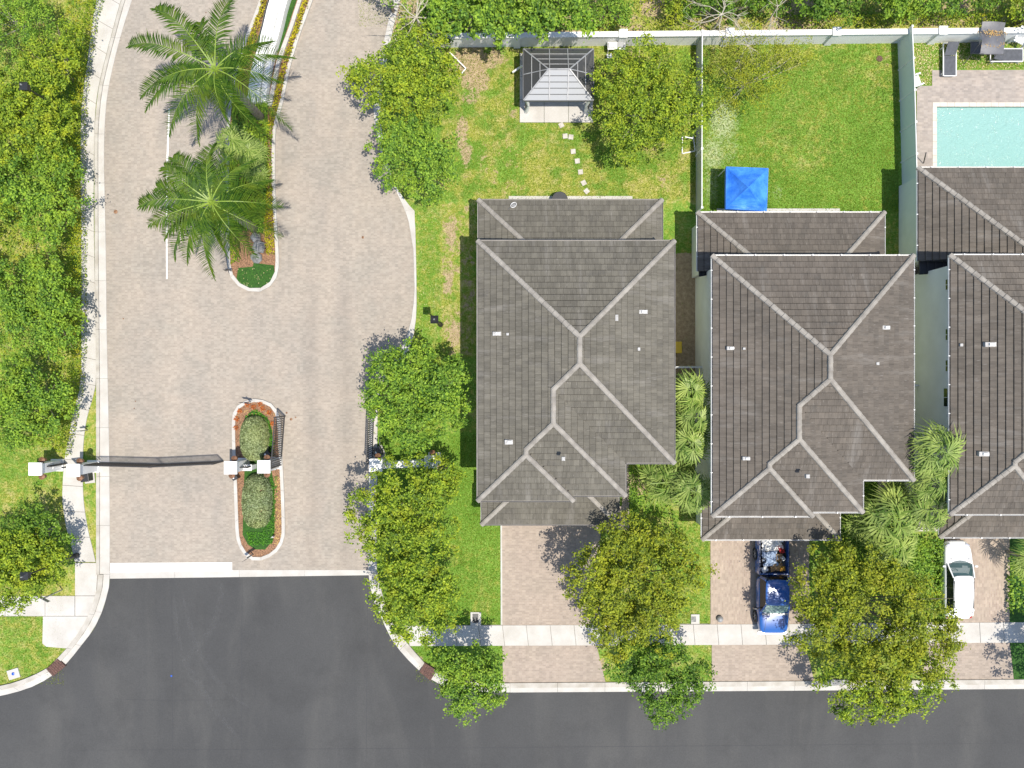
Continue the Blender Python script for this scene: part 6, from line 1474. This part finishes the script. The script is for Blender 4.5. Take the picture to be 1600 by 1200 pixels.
def suv():
    # front towards +y
    c = P(1497, 906.5, .8); r = empty('parked_car', (c[0], c[1], 0), 0.0, 'white car parked on the driveway left of the right edge, dark windshield facing the house', 'car')
    hl = 2.50; W_ = .93
    st = []
    for y, w, zb, zs, zc in ((-hl, .70, .45, .78, .80), (-hl + .10, .82, .32, .92, .95), (-hl + .45, .90, .26, .98, 1.02), (-1.4, W_, .24, 1.0, 1.05), (-.5, W_, .24, 1.0, 1.05), (.5, W_, .24, .99, 1.05), (1.05, .925, .24, .97, 1.04), (1.6, .90, .26, .92, .99), (2.05, .86, .28, .84, .91), (2.35, .76, .32, .72, .78), (hl, .55, .42, .62, .64)): st.append(body_ring(y, w, zb, zs, zc))
    b = loft(st, None).build('body', MAT['paint_car_white'], r); smooth_by(b, 1)
    def gring(y, wb, wt, zb, zt): return [(wb, y, zb), (wt, y, zt), (-wt, y, zt), (-wb, y, zb)]
    # greenhouse: rows from windshield base to tail
    B = {'wb': (0.80, 1.28, 1.00), 'wt': (.66, .36, 1.46), 'rt': (.64, -1.75, 1.44), 'rb': (.76, -2.28, 1.00)}
    def qd(nm, pts, mt, parent=r): MB().add(pts, [(0, 1, 2, 3)]).build(nm, MAT[mt], parent)
    # curved windshield strip
    def strip(nm, y0, w0, z0, y1, w1, z1, mt, bow0=.28, bow1=.12, n=8):
        V = []
        for (y, w, z, bow) in ((y0, w0, z0, bow0), (y1, w1, z1, bow1)):
            for k in range(n + 1):
                u = -1 + 2 * k / n; V.append((w * u, y - bow * u * u * (1 if y0 > y1 else -1), z - .03 * u * u))
        MB().add(V, [(k, k + 1, k + n + 2, k + n + 1) for k in range(n)]).build(nm, MAT[mt], r, smooth=True)
    strip('windshield', 1.32, .79, 1.03, .42, .665, 1.45, 'windshield'); strip('rear_window', -2.24, .72, 1.06, -1.85, .62, 1.40, 'glass_dark', .2, .12)
    for s in (-1, 1):
        qd('side_window', [(s * .84, 1.05, 1.01), (s * .84, -2.0, 1.01), (s * .66, -1.72, 1.41), (s * .675, .28, 1.43)], 'glass_dark')
        MB().bar((s * .79, 1.08, 1.03), (s * .66, .30, 1.45), .07, .05).build('front_pillar', MAT['paint_car_white'], r)
        MB().bar((s * .845, -.35, 1.0), (s * .675, -.35, 1.44), .06, .03).build('door_pillar', MAT['paint_trim'], r)
        MB().bar((s * .80, -2.1, 1.0), (s * .63, -1.7, 1.42), .10, .05).build('rear_pillar', MAT['paint_car_white'], r)
        MB().bar((s * .61, .1, 1.50), (s * .58, -1.6, 1.48), .035, .03).build('roof_rail', MAT['iron_grey'], r)
        m_ = bevel(MB().cbox(s * 1.02, .95, .20, .13, .98, 1.10).build('mirror', MAT['paint_car_white'], r), .04, 3); MB().bar((s * .84, .97, 1.01), (s * .95, .96, 1.03), .06, .03).build('mirror_arm', MAT['paint_trim'], m_)
        hd = MB(); hd.add([(s * .42, 2.38, .80), (s * .74, 2.16, .86), (s * .80, 1.96, .90), (s * .76, 2.22, .74)], [(0, 1, 2, 3)]); bevel(MB().cbox(s * .62, 2.26, .30, .14, .66, .80, -s * .5).build('headlight', MAT['chrome'], r), .02)
        bevel(MB().cbox(s * .74, -2.34, .14, .10, .84, .95, s * .3).build('tail_light', MAT['cloth_red'], r), .02)
        for y in (1.55, -1.5): wheel(r, s * .83, y)
        MB().bar((s * .62, 2.2, .93), (s * .55, 1.35, 1.045), .012, .008).build('hood_crease', MAT['concrete_joint'], r)
    rr = [];
    for y, w, z in ((.46, .60, 1.455), (.30, .67, 1.48), (-.4, .68, 1.515), (-1.1, .67, 1.505), (-1.7, .64, 1.46), (-2.0, .60, 1.42)):
        rr.append([(-w, y, z - .05), (-w * .92, y, z - .01), (-w * .5, y, z + .015), (0, y, z + .02), (w * .5, y, z + .015), (w * .92, y, z - .01), (w, y, z - .05), (w * .95, y, z - .08), (-w * .95, y, z - .08)])
    ro = loft(rr, None).build('roof', MAT['paint_car_white'], r); smooth_by(ro, 1)
    MB().bar((-.6, -2.02, 1.415), (.6, -2.02, 1.415), .16, .03).build('spoiler', MAT['paint_car_white'], r)
    MB().bar((-.62, -2.43, .72), (.62, -2.43, .72), .05, .10).build('bumper_trim', MAT['paint_trim'], r)
    MB().bar((-.45, 2.49, .55), (.45, 2.49, .55), .05, .16).build('grille', MAT['paint_trim'], r)
    MB().bar((-.70, 1.40, 1.045), (.70, 1.40, 1.045), .022, .02).build('hood_seam', MAT['paint_trim'], r)
    MB().bar((-.55, -1.55, 1.512), (.55, -1.55, 1.512), .012, .012).build('roof_seam', MAT['concrete_joint'], r)
    # interior
    MB().box(-.72, .72, -1.9, 1.0, .60, .98).build('interior', MAT['interior_grey'], r)
    MB().cbox(0, 1.0, 1.35, .30, .99, 1.04).build('dashboard', MAT['paint_trim'], r)
    for x in (-.36, .36): bevel(MB().cbox(x, .0, .48, .18, .985, 1.34).build('seat', MAT['interior_grey'], r), .04)
    w_ = MB(); pts = [(-.36 + .17 * math.cos(t_ * .5236), .70 + .07 * math.sin(t_ * .5236), 1.10 + .12 * math.sin(t_ * .5236)) for t_ in range(13)]; w_.tube(pts, .015, 5, False).build('steering_wheel', MAT['iron_black'], r)
    o = MB().add([(.1, .85, 1.052), (.5, .82, 1.055), (.45, .98, 1.052), (.12, 1.0, 1.05)], [(0, 1, 2, 3)]).build('sunshade', MAT['paint_white'], r)
    return r
suv()
def truck():
    # front towards -y
    cx, cy = P(1208, 911, .9); r = empty('pickup_truck', (cx, cy, 0), 0, 'blue pickup truck with a loaded open bed on the second driveway', 'pickup truck')
    hl = 2.95; W_ = 1.0; yF = -hl - .28
    yb = .55       # cab rear / bed front
    st = [body_ring(y, w, zb, zs, zc) for y, w, zb, zs, zc in ((yF, .66, .50, .88, .90), (yF + .10, .84, .42, 1.04, 1.08), (yF + .4, .93, .38, 1.10, 1.15), (-2.5, .965, .34, 1.13, 1.19), (-1.95, W_ * .99, .32, 1.14, 1.21), (-1.4, W_, .32, 1.14, 1.20), (-.2, W_, .32, 1.14, 1.18), (yb, W_, .32, 1.14, 1.18))]
    b = loft(st, None).build('body', MAT['paint_blue'], r); smooth_by(b, 1)
    # white gravel-guard band at windshield base
    MB().bar((-.80, -1.90, 1.215), (.80, -1.90, 1.215), .12, .03).build('cowl', MAT['steel'], r)
    def strip(nm, y0, w0, z0, y1, w1, z1, mt, bow, n=8):
        V = []
        for (y, w, z, bw) in ((y0, w0, z0, bow), (y1, w1, z1, bow * .6)):
            for k in range(n + 1): u = -1 + 2 * k / n; V.append((w * u, y + bw * u * u, z - .02 * u * u))
        MB().add(V, [(k, k + 1, k + n + 2, k + n + 1) for k in range(n)]).build(nm, MAT[mt], r, smooth=True)
    strip('windshield', -1.88, .84, 1.20, -1.22, .73, 1.72, 'windscreen_green', .14); strip('rear_window', yb - .03, .76, 1.22, yb - .16, .70, 1.66, 'glass_dark', 0)
    for s in (-1, 1):
        MB().add([(s * .93, -1.68, 1.16), (s * .93, yb - .04, 1.16), (s * .735, yb - .16, 1.70), (s * .75, -1.14, 1.72)], [(0, 1, 2, 3)]).build('side_window', MAT['glass_dark'], r)
        MB().bar((s * .88, -1.78, 1.19), (s * .73, -1.16, 1.74), .07, .05).build('front_pillar', MAT['paint_blue'], r); MB().bar((s * .90, yb - .08, 1.15), (s * .72, yb - .16, 1.72), .14, .05).build('rear_pillar', MAT['paint_blue'], r)
        m_ = bevel(MB().cbox(s * 1.22, -1.52, .30, .10, 1.10, 1.36).build('mirror', MAT['paint_trim'], r), .03, 2); MB().bar((s * .93, -1.50, 1.16), (s * 1.12, -1.51, 1.2), .06, .04).build('mirror_arm', MAT['paint_trim'], m_)
        for y in (-2.25, 1.75): wheel(r, s * .90, y, .40, .27)
        bevel(MB().cbox(s * .70, yF + .10, .30, .12, .78, .98, s * .3).build('headlight', MAT['chrome'], r), .02)
        MB().bar((s * .62, yF + .25, 1.125), (s * .52, -2.05, 1.225), .015, .01).build('hood_crease', MAT['iron_black'], r)
    rr = []
    for y, w, z in ((-1.24, .68, 1.72), (-1.05, .76, 1.765), (-.4, .78, 1.80), (.2, .75, 1.785), (yb - .1, .71, 1.73)):
        rr.append([(-w, y, z - .05), (-w * .92, y, z - .01), (-w * .5, y, z + .015), (0, y, z + .02), (w * .5, y, z + .015), (w * .92, y, z - .01), (w, y, z - .05), (w * .95, y, z - .08), (-w * .95, y, z - .08)])
    ro = loft(rr, None).build('roof', MAT['paint_blue'], r); smooth_by(ro, 1)
    MB().box(-.72, .72, -1.2, yb - .1, .7, 1.13).build('interior', MAT['interior_grey'], r)
    MB().bar((-.9, yF - .02, .62), (.9, yF - .02, .62), .16, .22).build('front_bumper', MAT['chrome'], r)
    # bed
    y0, y1 = yb + .04, hl + .1
    bd = MB().box(-.92, .92, y0, y1, .55, .62); bd.build('bed_floor', MAT['paint_trim'], r)
    for s in (-1, 1):
        o = MB().box(min(s * .98, s * .88), max(s * .98, s * .88), y0, y1, .36, 1.14).build('bed_side', MAT['paint_blue'], r); bevel(o, .02)
        MB().box(min(s * .96, s * .90), max(s * .96, s * .90), y0 + .03, y1 - .03, 1.141, 1.155).build('bed_rail', MAT['paint_trim'], r)
    bevel(MB().box(-.875, .875, y0, y0 + .06, .6, 1.13).build('bed_headboard', MAT['paint_blue'], r), .015); bevel(MB().box(-.875, .875, y1 - .07, y1, .45, 1.13).build('tailgate', MAT['paint_blue'], r), .015)
    MB().bar((-.9, y1 + .08, .5), (.9, y1 + .08, .5), .14, .18).build('rear_bumper', MAT['chrome'], r)
    return cx, cy, y0
tcx, tcy, ty0 = truck()
def crumple(name, label, cat, x, y, z, sx, sy, h, mt, seed, rz=0):
    rs = RS(seed); n = 9; g = rs.rand(n, n) * h; V = [((i / (n - 1) - .5) * sx + rs.normal() * sx * .02, (j / (n - 1) - .5) * sy + rs.normal() * sy * .02, g[i, j]) for i in range(n) for j in range(n)]
    o = MB().add(V + [(v[0], v[1], -.05) for v in V], [(i * n + j, (i + 1) * n + j, (i + 1) * n + j + 1, i * n + j + 1) for i in range(n - 1) for j in range(n - 1)]).build(name, MAT[mt]); o.location = (tcx + x, tcy + y, z); o.rotation_euler = (0, 0, rz); tag(o, label, cat)
crumple('tarp', 'crumpled silver blue tarp in the middle of the pickup bed', 'tarp', -.18, ty0 + .95, .82, .95, .95, .16, 'tarp_silver', 1, .1)
crumple('tarp', 'crumpled white sheet at the tail of the pickup bed', 'sheet', -.05, ty0 + 1.85, .80, 1.3, .75, .2, 'paint_white', 2, .05)
crumple('sack', 'brown crumpled sack at the front right of the pickup bed', 'sack', .22, ty0 + .42, .80, .8, .45, .2, 'cardboard', 3, .2)
crumple('rag', 'red cloth heap on the right side of the pickup bed', 'cloth', .52, ty0 + 1.55, .82, .32, .5, .18, 'cloth_red', 4, .3)
crumple('rag', 'yellow cloth in the lower right corner of the pickup bed', 'cloth', .58, ty0 + .33, .86, .35, .3, .14, 'cloth_yellow', 5, .1)
crumple('rag', 'white crumpled bag in the lower left corner of the pickup bed', 'bag', -.55, ty0 + .28, .84, .4, .35, .16, 'plastic_white', 6, .4)
for i, (x, y, s, mt, lb) in enumerate([(.35, 1.05, .36, 'cardboard', 'open cardboard box beside the silver tarp in the pickup bed'), (-.62, .85, .22, 'iron_black', 'dark box against the left side of the pickup bed'), (.60, 1.0, .2, 'plastic_white', 'white bucket shaped box against the right side of the pickup bed')]):
    o = empty('cargo_box', (tcx + x, tcy + ty0 + y, .62), .3 * i, lb, 'box'); MB().cbox(0, 0, s, s * 1.2, 0, .22).build('base', MAT[mt], o)
    for q in ((-1, 0), (1, 0)): MB().cbox(q[0] * s * .48, 0, .02, s * 1.2, .221, .40).build('side', MAT[mt], o)
    for q in (-1, 1): MB().cbox(0, q * s * .59, s * .92, .02, .221, .40).build('side', MAT[mt], o)
